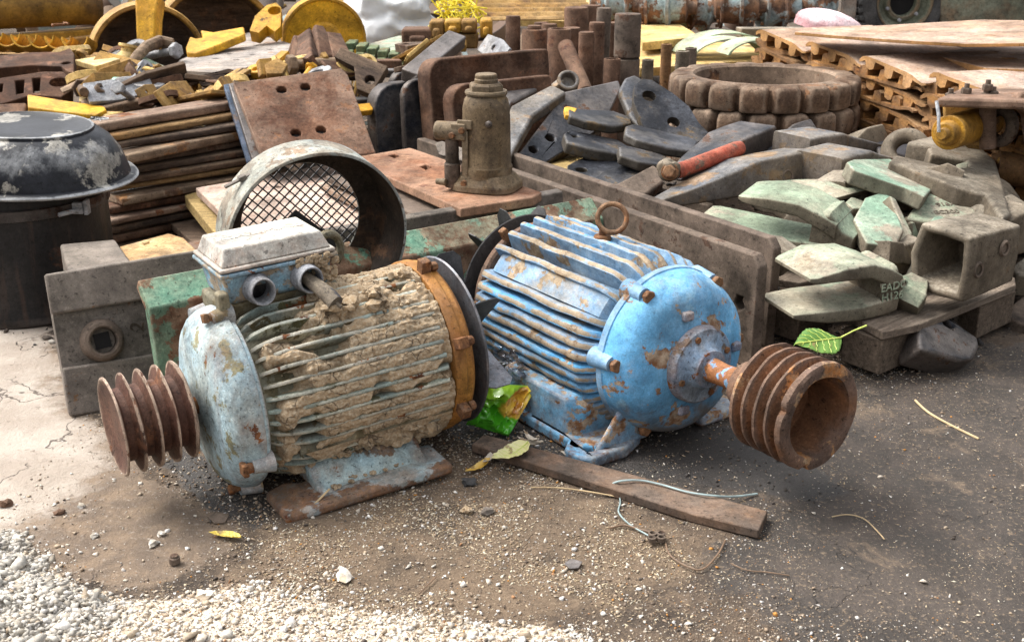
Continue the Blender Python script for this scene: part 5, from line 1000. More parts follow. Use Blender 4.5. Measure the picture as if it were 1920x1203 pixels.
slab('black_casting',[(1895,500),(1925,478),(1960,490),(1960,520),(1910,515)],((0,3.6),(1,3.7),(4,3.55)),.08,'toothbrown','pale brown casting edge at the right border behind the pallet','casting')
# ------------------------------------------------------------------ track shoes, sheet, hydraulic unit
sh=MB()
def shoe_profile(L=.40):
    top=[(0,.004),(.02,.022),(.05,.030),(.09,.028),(L-.09,.022),(L-.05,.014),(L-.02,.004),(L+.01,-.002),(L+.035,.004)]
    bot=[(L+.035,-.006),(L+.01,-.014),(L-.03,-.010),(L-.045,-.006),(L-.052,-.042),(L-.075,-.052),(L-.098,-.044),(L-.105,.002),(L-.17,.006),(L-.176,-.034),(L-.198,-.044),(L-.22,-.036),(L-.228,.009),(L-.295,.012),(L-.302,-.024),(L-.325,-.034),(L-.35,-.024),(L-.36,.008),(0,-.012)]
    return top+bot
def shoe_mesh(flip,seed,mat):
    p=shoe_profile(); mb=MB()
    if flip: p=[(x,-z-.040) for x,z in p]
    W=.62; mb.loft([[(x,y,z+.004*noise.noise(Vector((x*6,y*3,seed)))) for x,z in p] for y in (0,W*.33,W*.66,W)]); noise_disp(mb,.0035,11,seed); return mesh_of('track_shoe',mb,M[mat],40)
TS=[[shoe_mesh(f,s+f*3,'ochrerust') for s in range(3)] for f in (0,1)]; TT=[shoe_mesh(0,s+8,'tracktop') for s in range(2)]
A0=G(1424,66,.60); B0=G(1872,166,.585); dT=(B0-A0); dT.z=0; LT=dT.length/4; dT.normalize(); yawT=math.degrees(math.atan2(dT.y,dT.x))
ORD=['topmost','second','third','fourth','fifth','sixth','seventh','eighth','ninth','tenth','eleventh','twelfth']
COLN=['farthest column','second column from the left','third column from the left','nearest column','column at the right edge']
rt=random.Random(4)
for c in range(5):
    for r in range(12):
        flip=r%2; z=A0.z+.012-.012*c-.088*(r//2)-(.0 if not flip else .010)
        if z<.06: continue
        p=A0+dT*(LT*c-(.05 if flip else 0)+rt.uniform(-.012,.012)); 
        if c==4: z-=.01
        me=TT[c%2] if r==0 else TS[flip][rt.randrange(3)]
        o=bpy.data.objects.new('track_shoe',me); COL.objects.link(o); o.matrix_world=T(p.x,p.y,z)@RZ(yawT+rt.uniform(-1.5,1.5))@RY(5 if not flip else 4)@T(rt.uniform(-.01,.01),rt.uniform(-.02,.02),0)@SC(LT/.40,1,.84)
        tag(o,f'{"pinkish" if r==0 else "ochre dusty"} track shoe, {ORD[r]} from the top in the {COLN[c]}','track shoe','track shoes stacked in interlocking pairs')
pz=.70
tr('steel_sheet',[(1490,60),(1528,55),(1840,37),(2000,40),(2000,80),(1812,82),(1700,76),(1560,66)],plane3(G(1500,60,.67),G(1840,37,.71),G(1812,82,.69)),.014,M['tracktop'],label='large flat pinkish rusty sheet lying over the track shoes',cat='steel sheet',bevel=.002)
tr('drilled_plate',[(1740,100),(1880,82),(1960,84),(1960,130),(1850,128)],HZ(.60),.03,M['tracktop'],holes=[(1856,97,.03,12,1.3),(1890,109,.03,12,1.3)],label='pale plate with round holes at the right edge of the track shoe pile',cat='steel plate')
# hydraulic unit in a steel channel
HU=empty('hydraulic_unit',T(*D(1840,230,4.1)),'yellow hydraulic cylinder inside a rusty steel channel, at the right edge','machine part')
hp=HU.matrix_world.translation
def hl(px,py,y): return D(px,py,y)-hp
def tpart(name,pts,ya,th,mat,bev=.006,holes=()):
    pl=plane3(D(*pts[0],ya[0]),D(*pts[1],ya[1]),D(*pts[2],ya[2])); return trace(name,pts,pl,th,M[mat],holes,HU,bev)
bpy.context.view_layer.update()
tpart('top_plate',[(1757,184),(1800,166),(1960,166),(1960,190),(1900,188)],(3.95,4.3,4.3),.03,'rustpl',.008)
tpart('side_plate',[(1905,190),(1915,172),(1970,172),(1970,275),(1935,270),(1928,215)],(3.95,3.96,3.98),.05,'rustpl',.008)
tpart('back_plate',[(1770,190),(1960,185),(1960,285),(1775,280)],(4.3,4.32,4.3),.02,'yellowdirty')
a=hl(1800,243,4.45); b=hl(1850,228,4.25)
obj('cylinder',MB().cyl(hl(1778,249,3.93),b,.058,.062,28).cyl(hl(1770,251,3.89),hl(1779,249,3.935),.035,.045,24).cyl(hl(1765,252,3.87),hl(1771,251,3.89),.02,.022,16),M['yellowgold'] if 'yellowgold' in M else M.setdefault('yellowgold',worn('golden_yellow_paint',(.52,.27,.02),(.38,.19,.02),6,.2,((.10,.055,.03),(.22,.12,.05)),rs=9,dust=.2,rough=.4,edge=.4,bump=.4)),HU,bevel=.003)
obj('post',MB().cyl(hl(1852,277,4.05),hl(1852,190,4.05),.028,n=20),M['rustpl'],HU)
obj('flange_ring',MB().torus(.055,.022,fz(hl(1875,235,4.1),(-.9,-.4,0)),24,10),M['darkpl'],HU)
for x,y_ in((1782,180),(1812,170),(1848,180),(1852,163),(1862,176)):
    p=hl(x,y_,4.1); obj('bolt',MB().hexa((p.x,p.y,p.z-.012),.018,.022).cyl((p.x,p.y,p.z),(p.x,p.y,p.z+.025),.009,n=10),M['darkpl'],HU,bevel=.001)
obj('lever',MB().tube([hl(1756,190,3.9),hl(1760,215,3.87),hl(1760,248,3.85)],.006,8),M['gland'],HU)
a=D(1868,312,4.15); b=D(1990,335,4.1); o=obj('rusty_tube',MB().lathe([(.05,0),(.056,.0),(.058,.02),(.058,.5),(0,.5)],32,fz((0,0,0),b-a)),worn('rust_yellow_tube',(.10,.045,.028),(.07,.035,.024),5,.06,((.6,.33,.05),(.7,.42,.08)),rs=10,dust=.2,rough=.7,edge=.1,bump=.4),None,T(*a)); tag(o,'dark rusty tube with yellow paint flecks at the right edge','tube')
slab('curved_plate',[(1640,268),(1660,258),(1720,252),(1770,258),(1775,275),(1700,300),(1650,292)],((0,4.5),(3,4.7),(5,4.35)),.04,'bluesteel','blue-grey curved plate behind the ring lug','steel plate')
# ------------------------------------------------------------------ left background castings
slab('curved_casting',[(0,104),(60,98),(112,97),(130,88),(139,100),(138,135),(125,133),(115,124),(60,122),(-60,132),(-60,112)],((0,5.6),(3,5.7),(7,5.4)),.06,'rustcast' if 'rustcast' in M else 'castrust','dark brown curved casting with an ear and a hole, far left','casting',holes=[(124,118,.022,14)])
slab('window_link',[(-60,150),(0,146),(80,134),(118,134),(134,150),(133,170),(115,182),(60,178),(0,196),(-60,210)],((1,5.15),(3,5.25),(8,4.95)),.07,'castrust','red-brown link casting with square windows and a round eye, at the left edge','casting',holes=[(110,154,.038,18),[(60,146),(76,145),(74,172),(62,174)],[(28,151),(46,149),(44,174),(30,177)],[(-4,158),(6,156),(4,172),(-6,174)]],bevel=.012)
slab('casting_scrap',[(-60,200),(20,193),(50,192),(48,214),(-60,225)],((0,4.8),(2,4.9),(4,4.7)),.06,'castrust','red-brown scrap casting behind the basin','casting')
slab('yellow_bar',[(51,177),(60,178),(120,188),(196,199),(200,206),(180,216),(110,208),(52,200)],((0,4.95),(3,4.85),(6,4.75)),.05,'yellow','yellow flat bar with dark chips, lying left of the stacked bars','flat bar',bevel=.006)
slab('yellow_block',[(165,196),(200,190),(232,198),(232,210),(195,218)],((0,4.9),(2,4.95),(4,4.75)),.04,'yellowpale','small pale yellow block at the end of the yellow bar','block')
slab('scrap_blade',[(150,188),(200,168),(290,152),(345,150),(358,160),(362,185),(340,182),(270,186),(200,200),(160,202)],((0,5.0),(3,5.2),(7,4.9)),.04,'barrust','brown curved blade lying above the stacked bars','blade')
slab('hole_link',[(285,190),(330,180),(366,178),(373,190),(330,198),(290,200)],((0,4.9),(2,5.0),(4,4.8)),.04,'bardark','dark link end with two holes on top of the stacked bars','link',holes=[[(296,190),(310,187),(314,191),(300,194)],[(335,185),(346,183),(350,187),(338,189)]])
tr('perforated_plate',[(328,122),(338,112),(465,61),(490,66),(562,87),(545,98),(432,137),(345,133)],plane3(G(330,124,.50),G(465,61,.50),G(562,90,.52)),.035,worn('pale_grey_plate',(.38,.34,.31),(.29,.25,.22),5,.25,((.25,.15,.10),(.36,.25,.19)),rs=8,dust=.3,dc=(.42,.37,.32),rough=.8,edge=.6,ec=(.25,.2,.15),bump=.4),holes=[(480,86,.018,12),(455,94,.018,12),(507,93,.018,12),(430,101,.018,12),(475,102,.018,12),(405,110,.018,12),(443,112,.018,12)],label='pale grey plate with seven holes, propped above the stacked bars',cat='steel plate')
p=D(435,165,5.25); o=obj('black_roller',MB().lathe([(0,-p.z+.02),(.13,-p.z+.02),(.13,-.12),(.14,-.11),(.14,-.02),(.13,0),(.125,.05),(0,.05)],40),M['bardark'],None,T(*p)); tag(o,'black round roller under the pale perforated plate','roller')
slab('green_scrap',[(264,102),(320,128),(312,148),(275,146)],((0,5.7),(1,5.5),(3,5.35)),.02,'emerald2' if 'emerald2' in M else M and 'toothmint','teal green bent sheet scrap among the yellow parts','sheet scrap')
slab('wood_bit',[(300,128),(330,120),(382,140),(330,152),(306,146)],((0,5.4),(1,5.5),(3,5.2)),.04,'barrust','brown wooden block end under the perforated plate','block')
slab('yellow_tooth',[(348,88),(356,68),(368,72),(380,70),(376,56),(400,60),(457,50),(460,64),(410,84),(368,100),(350,98)],((0,5.9),(6,6.2),(9,5.8)),.04,'yellowbright' if 'yellowbright' in M else M.setdefault('yb_',M['yellow']) and 'yellow','bright yellow cast bracket with curled edge behind the perforated plate','bracket')
# crushed can
p=D(212,158,5.05); o=obj('drink_can',MB().lathe([(0,-.065),(.026,-.064),(.031,-.055),(.032,.05),(.027,.06),(0,.058)],20,RZ(-25)@AX),plainm('green_white_can',(.18,.42,.28),.3,var=.7,s=14,metal=.3),None,T(*p)); tag(o,'small green and white crushed can among the yellow scrap','can')
# yellow rollers and machine frame
def drumring(px,py,y,r,L,yaw,mat,label,tilt=0,hub=False,op=True):
    p=D(px,py,y); F=T(*p)@RZ(yaw)@RX(tilt)@RX(90)   # axis towards the camera
    pf=[(r*.80,-L*.5+.02),(r*.86,-L*.5),(r*.90,-L*.5),(r*.93,-L*.42),(r*.93,-L*.15),(r,-L*.12),(r*1.0,L*.5-.03),(r*.985,L*.5),(r*.93,L*.5),(r*.91,L*.47)]
    pf+= [(r*.90,-L*.3),(r*.2,-L*.3),(0,-L*.3)] if op else [(r*.90,L*.44),(r*.42,L*.42),(r*.36,L*.5),(r*.14,L*.52),(0,L*.52)]
    o=obj('roller_wheel',MB().lathe(pf,56),M[mat],None,F,smooth=40); tag(o,label,'roller wheel')
    if op: obj('hollow_inside',MB().lathe([(0,-L*.27),(r*.88,-L*.27),(r*.895,L*.3),(r*.898,L*.3),(r*.885,-L*.275),(0,-L*.275)],48),M['bardark'],o)
    return o
M['yellowrim']=worn('worn_ochre_rim',(.58,.34,.07),(.42,.23,.06),4,.28,((.14,.07,.03),(.30,.16,.06)),rs=6,dust=.35,dc=(.5,.36,.18),rough=.6,edge=.4,bump=.4)
drumring(276,112,6.4,.305,.24,24,'yellowrim','open yellow roller rim, leftmost and nearest of the wheels')
drumring(402,86,7.0,.36,.26,26,'yellowrim','large open yellow rim between two other wheels')
drumring(606,72,6.5,.225,.20,14,'yellow','closed yellow wheel disc, right of the open rims',op=False)
slab('lug_bracket',[(468,58),(478,30),(500,10),(518,5),(527,14),(526,50),(515,60),(500,48),(485,62)],((0,6.2),(3,6.4),(6,6.2)),.07,'yellow','yellow bracket with an eye between the wheels','bracket',holes=[(515,20,.035,14)])
slab('frame_post',[(252,-10),(298,-10),(292,28),(290,84),(256,84),(254,30)],((0,6.0),(1,6.0),(3,5.9)),.12,'yellow','upright yellow steel post in front of the leftmost wheel','post',bevel=.01)
bar3('frame_beam',D(-60,70,6.6),D(235,48,7.2),.14,.16,'yellow','long yellow machine frame beam at the far left','beam',bevel=.01)
bar3('frame_beam',D(-60,95,6.3),D(175,66,6.9),.05,.18,'yellowdirty','lower yellow beam behind the row of cups','beam',bevel=.01)
a=D(-80,18,6.6); b=D(178,8,7.1); o=obj('yellow_tank',MB().lathe([(0,0),(.11,0),(.122,.01),(.122,.02),(.116,.03),(.116,(b-a).length-.03),(.124,(b-a).length-.02),(.124,(b-a).length),(.1,(b-a).length+.01),(0,(b-a).length+.01)],40,fz((0,0,0),b-a)),M['darkyellow'] if 'darkyellow' in M else worn('dark_stained_yellow',(.30,.17,.03),(.12,.07,.03),3,.3,((.04,.03,.02),(.10,.06,.03)),rs=4,dust=.1,rough=.5,edge=.4,bump=.3),None,T(*a)); tag(o,'dark yellow round tank at the top left corner','tank')
cup=empty('cup_rack',T(*D(90,90,6.1)),'row of five yellow half-round cups at the far left','casting'); cpz=cup.matrix_world.translation
for i in range(6):
    p=D(5+31*i,82+1.5*i,6.1-.02*i)-cpz; obj('cup',MB().lathe([(.058,0),(.066,0),(.066,.14),(.058,.14)],16,T(p.x,p.y,p.z+.02)@RX(70),180,360,cl=True),M['yellow'],cup,bevel=.002)
b0=D(-20,98,6.1)-cpz; b1=D(180,102,5.95)-cpz; obj('rack_body',MB().box(((b0.x+b1.x)/2,(b0.y+b1.y)/2+.05,(b0.z+b1.z)/2-.09),((b1-b0).length,.14,.16)),M['yellowdirty'],cup,bevel=.01)
# cream valve body and odd yellow scrap
p=D(236,118,5.6); o=obj('cream_casting',MB().lathe([(0,-.09),(.05,-.085),(.06,-.04),(.055,.02),(.03,.05),(.03,.07),(.045,.072),(.045,.085),(0,.085)],24,RX(-15)@RY(10)),M['yellowpale'],None,T(*p)); tag(o,'cream rounded valve body at the foot of the yellow post','casting')
o=obj('bent_pipe',MB().tube([D(x,y,yy)-p for x,y,yy in((240,130,5.45),(258,105,5.5),(275,88,5.6),(300,78,5.7),(325,80,5.7))],[.02,.025,.028,.03,.02],10),M['barrust'],None,T(*p)); tag(o,'curved brown arm beside the cream valve body','arm')
YS=[([(140,112),(195,104),(225,110),(180,124)],'yellowpale','pale yellow scrap wedge right of the far left casting'),([(170,130),(230,124),(262,140),(240,152),(190,140)],'yellowdirty','dirty yellow flat scrap above the can'),([(135,142),(180,140),(195,150),(180,164),(140,162)],'yellowdirty','scalloped yellow scrap left of the can'),([(150,170),(215,164),(230,172),(190,186),(148,190)],'yellowpale','pale yellow board behind the curved blade'),([(360,150),(372,150),(374,188),(366,188)],'yellow','narrow yellow strip beside the black roller'),([(495,120),(520,108),(540,120),(530,138),(500,138)],'yellowdirty','small yellow clevis under the perforated plate'),([(485,110),(510,108),(512,140),(490,140)],'yellowdirty','yellow bracket foot under the perforated plate'),([(645,215),(662,213),(678,240),(690,285),(676,286)],'yellowdirty','yellow scrap behind the square rust plate'),([(668,195),(698,192),(700,206),(672,210)],'yellow','ochre block left of the thick blades')]
for pts,m,l in YS: slab('yellow_scrap',pts,((0,5.45 if pts[0][1]<200 and pts[0][0]<480 else 4.95),(1,5.5 if pts[0][1]<200 and pts[0][0]<480 else 5.0),(len(pts)-1,5.3 if pts[0][1]<200 and pts[0][0]<480 else 4.9)),.028,m,l,'scrap piece',bevel=.004)
# many small fittings lying among the big parts on the left
rz=random.Random(12); fm=['yellowdirty','yellow','castrust','barrust','yellowpale','bardark','yellowdirty','gland']; fn={'yellow':'bright yellow','yellowdirty':'dirty yellow','castrust':'dark rusty','barrust':'brown rusty','yellowpale':'pale yellow','bardark':'blackish','gland':'grey'}
for i in range(64):
    if i<40:
        px=rz.uniform(135,480); py=rz.uniform(95,188)
        while px>318 and py<142: px=rz.uniform(135,480); py=rz.uniform(95,188)
        y=5.75-(py-95)/93*1.0; 
    elif i<52: px=rz.uniform(490,760); py=rz.uniform(108,150); y=5.35-(py-108)/42*.3
    else: px=rz.uniform(750,960); py=rz.uniform(85,150); y=5.9-(py-85)/65*.5
    p=D(px,py,y); s=rz.uniform(.035,.085); m=fm[rz.randrange(8)]; k_=rz.randrange(5); mb=MB()
    if k_==0: mb.lathe([(s*.55,-s*.25),(s,-s*.25),(s,s*.25),(s*.55,s*.25)],20,cl=True); nm='ring'
    elif k_==1: mb.cyl((-s*1.6,0,0),(s*1.6,0,0),s*.28,n=14).hexa((s*1.3,0,0),s*.6,s*.45,(1,0,0)); nm='bolt'
    elif k_==2: mb.prism([(-s*1.5,-s),(s*1.5,-s),(s*1.5,-s*.3),(s*.2,-s*.2),(-s*.6,s),(-s*1.5,s)],-s*.3,s*.3,[circ(-s,s*.2,s*.3,s*.3,10)]); nm='bracket'
    elif k_==3: mb.prism(circ(-s,0,s*.7,s*.7,12,90,270)+circ(s,0,s*.5,s*.5,12,-90,90),-s*.2,s*.2,[circ(-s,0,s*.35,s*.35,10),circ(s,0,s*.22,s*.22,10)]); nm='link'
    else: mb.prism([(-s*2,-s*.8),(s*2,-s),(s*2.2,s*.6),(s*.5,s*.9),(-s*1.8,s*.7)],-s*.12,s*.12,[circ(0,0,s*.25,s*.25,8)]); nm='plate'
    o=obj('small_'+nm,mb,M[m],None,T(*p)@RZ(rz.uniform(0,360))@RX(rz.uniform(-60,60))@RY(rz.uniform(-30,30)),.003)
    tag(o,f'{fn[m]} {nm}, one of the small fittings in the far scrap',nm,f'{fn[m]} small {nm}s in the far scrap')
# centre background
for i,(pts,l) in enumerate([([(550,65),(566,67),(600,105),(560,104)],'leftmost of the rust-brown wedge plates in front of the yellow wheel'),([(590,45),(607,48),(640,105),(600,104)],'second rust-brown wedge plate, tallest of the row'),([(610,58),(640,62),(662,107),(625,106)],'rust-brown wedge plate at the right end of the row'),([(580,52),(590,62),(606,106),(585,104)],'thin dark wedge plate between the others')]):
    slab('wedge_plate',pts,((0,5.9),(1,5.95),(2,5.7)),.09,'castrust',l,'wedge plate',bevel=.01)
bar3('brown_bar',D(525,112,5.6),D(752,112,5.75),.07,.05,'castrust','long brown bar lying in front of the wedge plates','steel bar')
bar3('dark_bar',D(640,130,5.4),D(752,130,5.5),.07,.035,'bluesteel','dark grey bar under the long brown bar','steel bar')
bar3('dark_bar',D(560,138,5.45),D(700,142,5.5),.10,.02,'bardark','dark flat bar behind the square rust plate','steel bar')
bar3('ochre_bar',D(660,184,5.1),D(705,184,5.15),.08,.05,'bluesteel','grey bar end left of the leftmost thick blade','steel bar')
slab('green_sheet',[(690,82),(750,66),(765,70),(760,98),(700,96)],((0,6.6),(1,6.9),(4,6.3)),.03,'emeraldpale' if 0 else 'jade2' if 'jade2' in M else 'toothmint','pale green metal sheet behind the green chain','sheet')
gc=empty('green_chain',T(*D(720,100,6.1)),'green track chain segment behind the leaning blades','track chain'); gz=gc.matrix_world.translation
for i in range(7):
    p=D(660+20*i,84+5*i,6.2-.03*i)-gz
    obj('chain_link',MB().box((p.x,p.y,p.z),(.05,.16,.035),None).cyl((p.x-.025,p.y-.09,p.z-.035),(p.x+.02,p.y-.09,p.z-.035),.022,n=12).box((p.x+.01,p.y-.085,p.z-.06),(.02,.02,.05)),M['emerald'],gc,bevel=.005)
tl=empty('track_links',T(*D(840,70,6.3)),'yellow and rust track link castings behind the leaning blades','track links'); tz=tl.matrix_world.translation
for i,(x,y,w_,h_,m) in enumerate([(785,68,58,30,'castrust'),(820,55,26,34,'yellowdirty'),(850,48,30,22,'yellow'),(880,48,28,22,'yellowdirty'),(912,52,22,32,'yellow'),(850,75,90,26,'yellowdirty'),(800,84,60,22,'castrust')]):
    p=D(x,y,6.3)-tz; s_=.00288; obj('link_casting',MB().box(tuple(p),(w_*s_,.16,h_*s_)).box((p.x,p.y-.09,p.z-.01),(w_*s_*.5,.05,h_*s_*.5)),M[m],tl,bevel=.012)
# white sack
p=D(738,30,8.0); mb=MB().rock((0,0,-.02),.30,3,5,(1.0,.6,.62),.35)
for i,q in enumerate(mb.v):
    v=Vector(q); n=noise.noise(v*7)*.035+abs(noise.noise(v*15+Vector((3,1,2))))*.03+abs(noise.noise(v*4+Vector((9,9,2))))*.05; mb.v[i]=tuple(v*(1-n*2.2))
o=obj('plastic_sack',mb,M['white'],None,T(*p)@RY(8),smooth=28); tag(o,'crumpled white plastic sack in the far background','sack')
sm=MB(); rs_=random.Random(8)
p=D(856,18,7.4)
for i in range(90):
    a=Vector((rs_.uniform(-.13,.13),rs_.uniform(-.1,.1),rs_.uniform(-.16,.06))); sm.tube([a,a+Vector((rs_.uniform(-.06,.06),rs_.uniform(-.05,.05),rs_.uniform(-.05,.05))),a+Vector((rs_.uniform(-.1,.1),rs_.uniform(-.05,.05),rs_.uniform(-.09,.09)))],.005,5)
o=obj('yellow_string',sm,M['straw'],None,T(*p)); tag(o,'tangle of bright yellow string beside the white sack','string','',kind='stuff') if 0 else tag(o,'tangle of bright yellow string beside the white sack','string')
def sheet(name,pts,z,th,m,label,cat,g=None): return tr(name,pts,HZ(z),th,M[m],label=label,cat=cat,group=g)
mb=MB(); 
mb.loft([[(x,y,.012*math.sin(y*60)) for y in np.linspace(0,.9,60)]+[(x,y,.012*math.sin(y*60)-.006) for y in np.linspace(.9,0,60)] for x in (0,.75)])
a=D(893,38,7.4); o=obj('corrugated_panel',mb,M['yellowdirty'],None,T(*a)@RZ(6)@RX(10)); tag(o,'dull yellow corrugated panel behind the pins','panel')
sheet('yellow_board',[(975,36),(1030,-8),(1100,-20),(1185,-5),(1130,42)],.42,.05,'yellowpale','pale yellow board lying behind the pins, farther left','board')
sheet('yellow_board',[(1195,48),(1255,34),(1303,62),(1300,70),(1205,80)],.42,.05,'yellowpale','square pale yellow board right of the biggest pin','board')
sheet('yellow_board',[(1140,95),(1200,82),(1310,78),(1425,82),(1440,112),(1200,128)],.34,.05,'yellowpale','wide pale yellow board behind the sprocket rings','board')
sheet('yellow_board',[(1120,60),(1300,66),(1300,84),(1150,92)],.30,.04,'yellow','deeper yellow board edge under the square one','board')
for i,(px,py,y,r,l) in enumerate([(1345,78,7.3,.26,'largest pale green curved shoe behind the sprocket rings'),(1350,86,7.1,.22,'pale green curved shoe nested inside the largest one'),(1400,84,6.9,.17,'small pale green curved shoe at the right')]):
    p=D(px,py,y); o=obj('curved_shoe',MB().lathe([(r-.012,0),(r,0),(r,.18),(r-.012,.18)],32,RZ(12)@RX(90),15,165,cl=True),M['jade'],None,T(p.x,p.y,p.z-r*.35)@SC(1.15,1,.62),.002); tag(o,l,'curved shoe')
# row of old gearboxes and axles
def gearbox(px,py,y,s,yaw,label,seed):
    e=empty('gearbox',T(*D(px,py,y))@RZ(yaw),label,'gearbox')
    mb=MB().lathe([(0,-s*1.5),(s*.4,-s*1.5),(s*.45,-s*1.2),(s*.75,-s*1.1),(s*.8,-s*.9),(s*1.15,-s*.85),(s*1.18,-s*.72),(s*.9,-s*.7),(s*.95,s*.1),(s*1.2,s*.15),(s*1.2,s*.3),(s*.8,s*.4),(s*.7,s*1.1),(s*.35,s*1.2),(s*.3,s*1.6),(0,s*1.6)],28,AX); noise_disp(mb,s*.05,6,seed); obj('housing',mb,M['skyrust'],e,smooth=40)
    for k in range(8):
        a=2*PI*k/8; obj('bolt',MB().hexa((-s*.9,s*1.02*math.cos(a),s*1.02*math.sin(a)),s*.09,s*.12,(-1,0,0)),M['boltrust'],e)
    obj('top_cover',MB().box((-.1*s,0,s*.95),(s*.7,s*.6,s*.35)).cyl((s*.1,0,s*1.1),(s*.1,0,s*1.35),s*.15,n=10),M['skyrust'],e,bevel=s*.04); return e
for i,(px,py,y,s,yw,l) in enumerate([(1160,8,8.3,.13,5,'rusty axle housing, leftmost of the old gearboxes'),(1245,14,8.2,.14,-12,'rust and light blue gearbox right of the pins'),(1310,18,8.4,.13,20,'dark greasy gearbox in the middle of the back row'),(1380,12,8.3,.13,-5,'light blue greasy gearbox behind the green shoes'),(1455,14,8.5,.14,10,'pale blue gearbox, right end of the back row'),(1530,10,8.6,.13,40,'dark tangled gearbox left of the truck wheel')]): gearbox(px,py,y,s,yw,l,i)
bar3('grey_beam',D(1385,52,7.6),D(1530,52,7.7),.1,.06,'toothbrown','grey beam lying before the old gearboxes','beam')
o=obj('curved_cover',MB().loft([[( .19*math.cos(t)*f,.12*math.sin(t)*f,.075*math.sqrt(max(0,1-f*f))) for t in np.linspace(0,2*PI,25)[:-1]] for f in (1,.97,.9,.75,.5,.2)]).loft([[( .19*math.cos(t)*f,.12*math.sin(t)*f,z) for t in np.linspace(0,2*PI,25)[:-1]] for f,z in ((1,0),(1.0,-.04),(.95,-.04),(.95,0))]),M['pinkwhite'],None,T(*D(1556,46,6.6))@RZ(-15)@RY(14)); tag(o,'faded pink and white curved cover behind the track shoes','cover')
# truck wheel and body
TW=empty('knobbly_wheel',T(*D(1688,3,10.4))@RZ(4)@RX(90),'muddy truck wheel with a knobbly tyre, at the top right','wheel')
tyre=obj('tyre',MB().lathe([(.23,-.10),(.27,-.115),(.33,-.12),(.365,-.10),(.375,-.08),(.375,.08),(.365,.10),(.33,.12),(.27,.115),(.23,.10),(.22,.06),(.22,-.06)],64,cl=True),M['rubber'],TW)
mb=MB()
mb.lathe([(.372,-.09),(.377,-.09),(.377,.09),(.372,.09)],72,cl=True)
for i in range(36): mb.box((.378,0,.05),(.03,.035,.105),RZ(i*10)); mb.box((.378,0,-.05),(.03,.035,.105),RZ(i*10+5))
obj('tread',mb,M['rubber'],tyre,bevel=.004)
rim=obj('rim',MB().lathe([(.235,.0),(.245,.115),(.235,.12),(.215,.10),(.205,.06),(.17,.05),(.15,.075),(.13,.08),(.115,.07),(.11,.0)],48),M['olive'],TW)
obj('hub_hole_shade',MB().lathe([(0,.02),(.112,.02),(.112,.01),(0,.01)],30),M['void'],rim)  # black disc paints the darkness inside the hub opening
for k in range(6): obj('wheel_nut',MB().hexa((.15*math.cos(R(60*k+20)),.15*math.sin(R(60*k+20)),.075),.016,.03),M['gland'],rim)
TB=empty('truck',T(*D(1850,0,10.3)),'olive green truck body at the top right corner','truck'); tb=TB.matrix_world.translation
z0=D(1850,45,10.3).z-tb.z
obj('side_panel',MB().prism([(-.37,z0),(.9,z0),(.9,.5),(-.42,.5),(-.40,.1)],-.06,0,[[(-.17,.03),(.0,.03),(.0,.22),(-.17,.22)]],M=RX(90)),M['olive'],TB,bevel=.008)
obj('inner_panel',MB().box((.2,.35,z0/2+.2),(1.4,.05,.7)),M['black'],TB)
obj('front_panel',MB().prism([(-1.22,z0-.1),(-1.10,z0-.1),(-1.10,.5),(-1.22,.5)],-.05,0,M=RX(90)).box((-1.28,.06,.1),(.02,.1,.9)),worn('grey_white_panel',(.42,.43,.40),(.36,.37,.33),3,.1,rs=4,dust=.2,rough=.6,bump=.2),TB,bevel=.005)
# far mass of scrap beyond the things one can tell apart
mb=MB(); rs_=random.Random(3)
for i in range(420):
    y=rs_.uniform(8.6,14); x=rs_.uniform(-.62,.62)*y; s=rs_.uniform(.05,.2); z=rs_.uniform(0,.28+.012*y)
    if x>2.3 and y<11.5: continue
    Mx=T(x,y,z)@RZ(rs_.uniform(0,180))@RX(rs_.uniform(-50,50))@RY(rs_.uniform(-40,40))
    k=rs_.random()
    if k<.45: mb.box((0,0,0),(s*rs_.uniform(1,3.5),s,s*rs_.uniform(.15,.8)),Mx)
    elif k<.8: mb.lathe([(0,-s),(s*.5,-s),(s*.55,0),(s*.5,s),(0,s)],12,Mx)
    else: mb.lathe([(s*.7,-s*.2),(s,-s*.2),(s,s*.2),(s*.7,s*.2)],16,Mx,cl=True)
sm_=stonemat('far_scrap',[(0,(.10,.055,.035)),(.25,(.42,.26,.06)),(.38,(.06,.045,.04)),(.6,(.22,.15,.10)),(.75,(.30,.38,.38)),(.85,(.14,.12,.10)),(.95,(.52,.40,.20))])
o=obj('far_scrap_heap',mb,sm_,bevel=.006); tag(o,'mass of mixed scrap metal across the far background','scrap',kind='stuff')
mb=MB()
for i in range(260):
    x=rs_.uniform(-1.9,2.2); y=rs_.uniform(4.4,7.8); s=rs_.uniform(.03,.09); z=rs_.uniform(0,.12)
    if x>1.2 and y<6.3: continue
    if math.hypot(x-sc.x,y-5.0)<.5: continue
    Mx=T(x,y,z)@RZ(rs_.uniform(0,180))@RX(rs_.uniform(-40,40))@RY(rs_.uniform(-30,30))
    if rs_.random()<.6: mb.box((0,0,0),(s*rs_.uniform(1,4),s,s*rs_.uniform(.2,.6)),Mx)
    else: mb.lathe([(0,-s),(s*.4,-s),(s*.4,s),(0,s)],10,Mx)
o=obj('scrap_underlayer',mb,sm_,bevel=.005); tag(o,'loose small scrap lying on the ground under the big parts','scrap',kind='stuff')
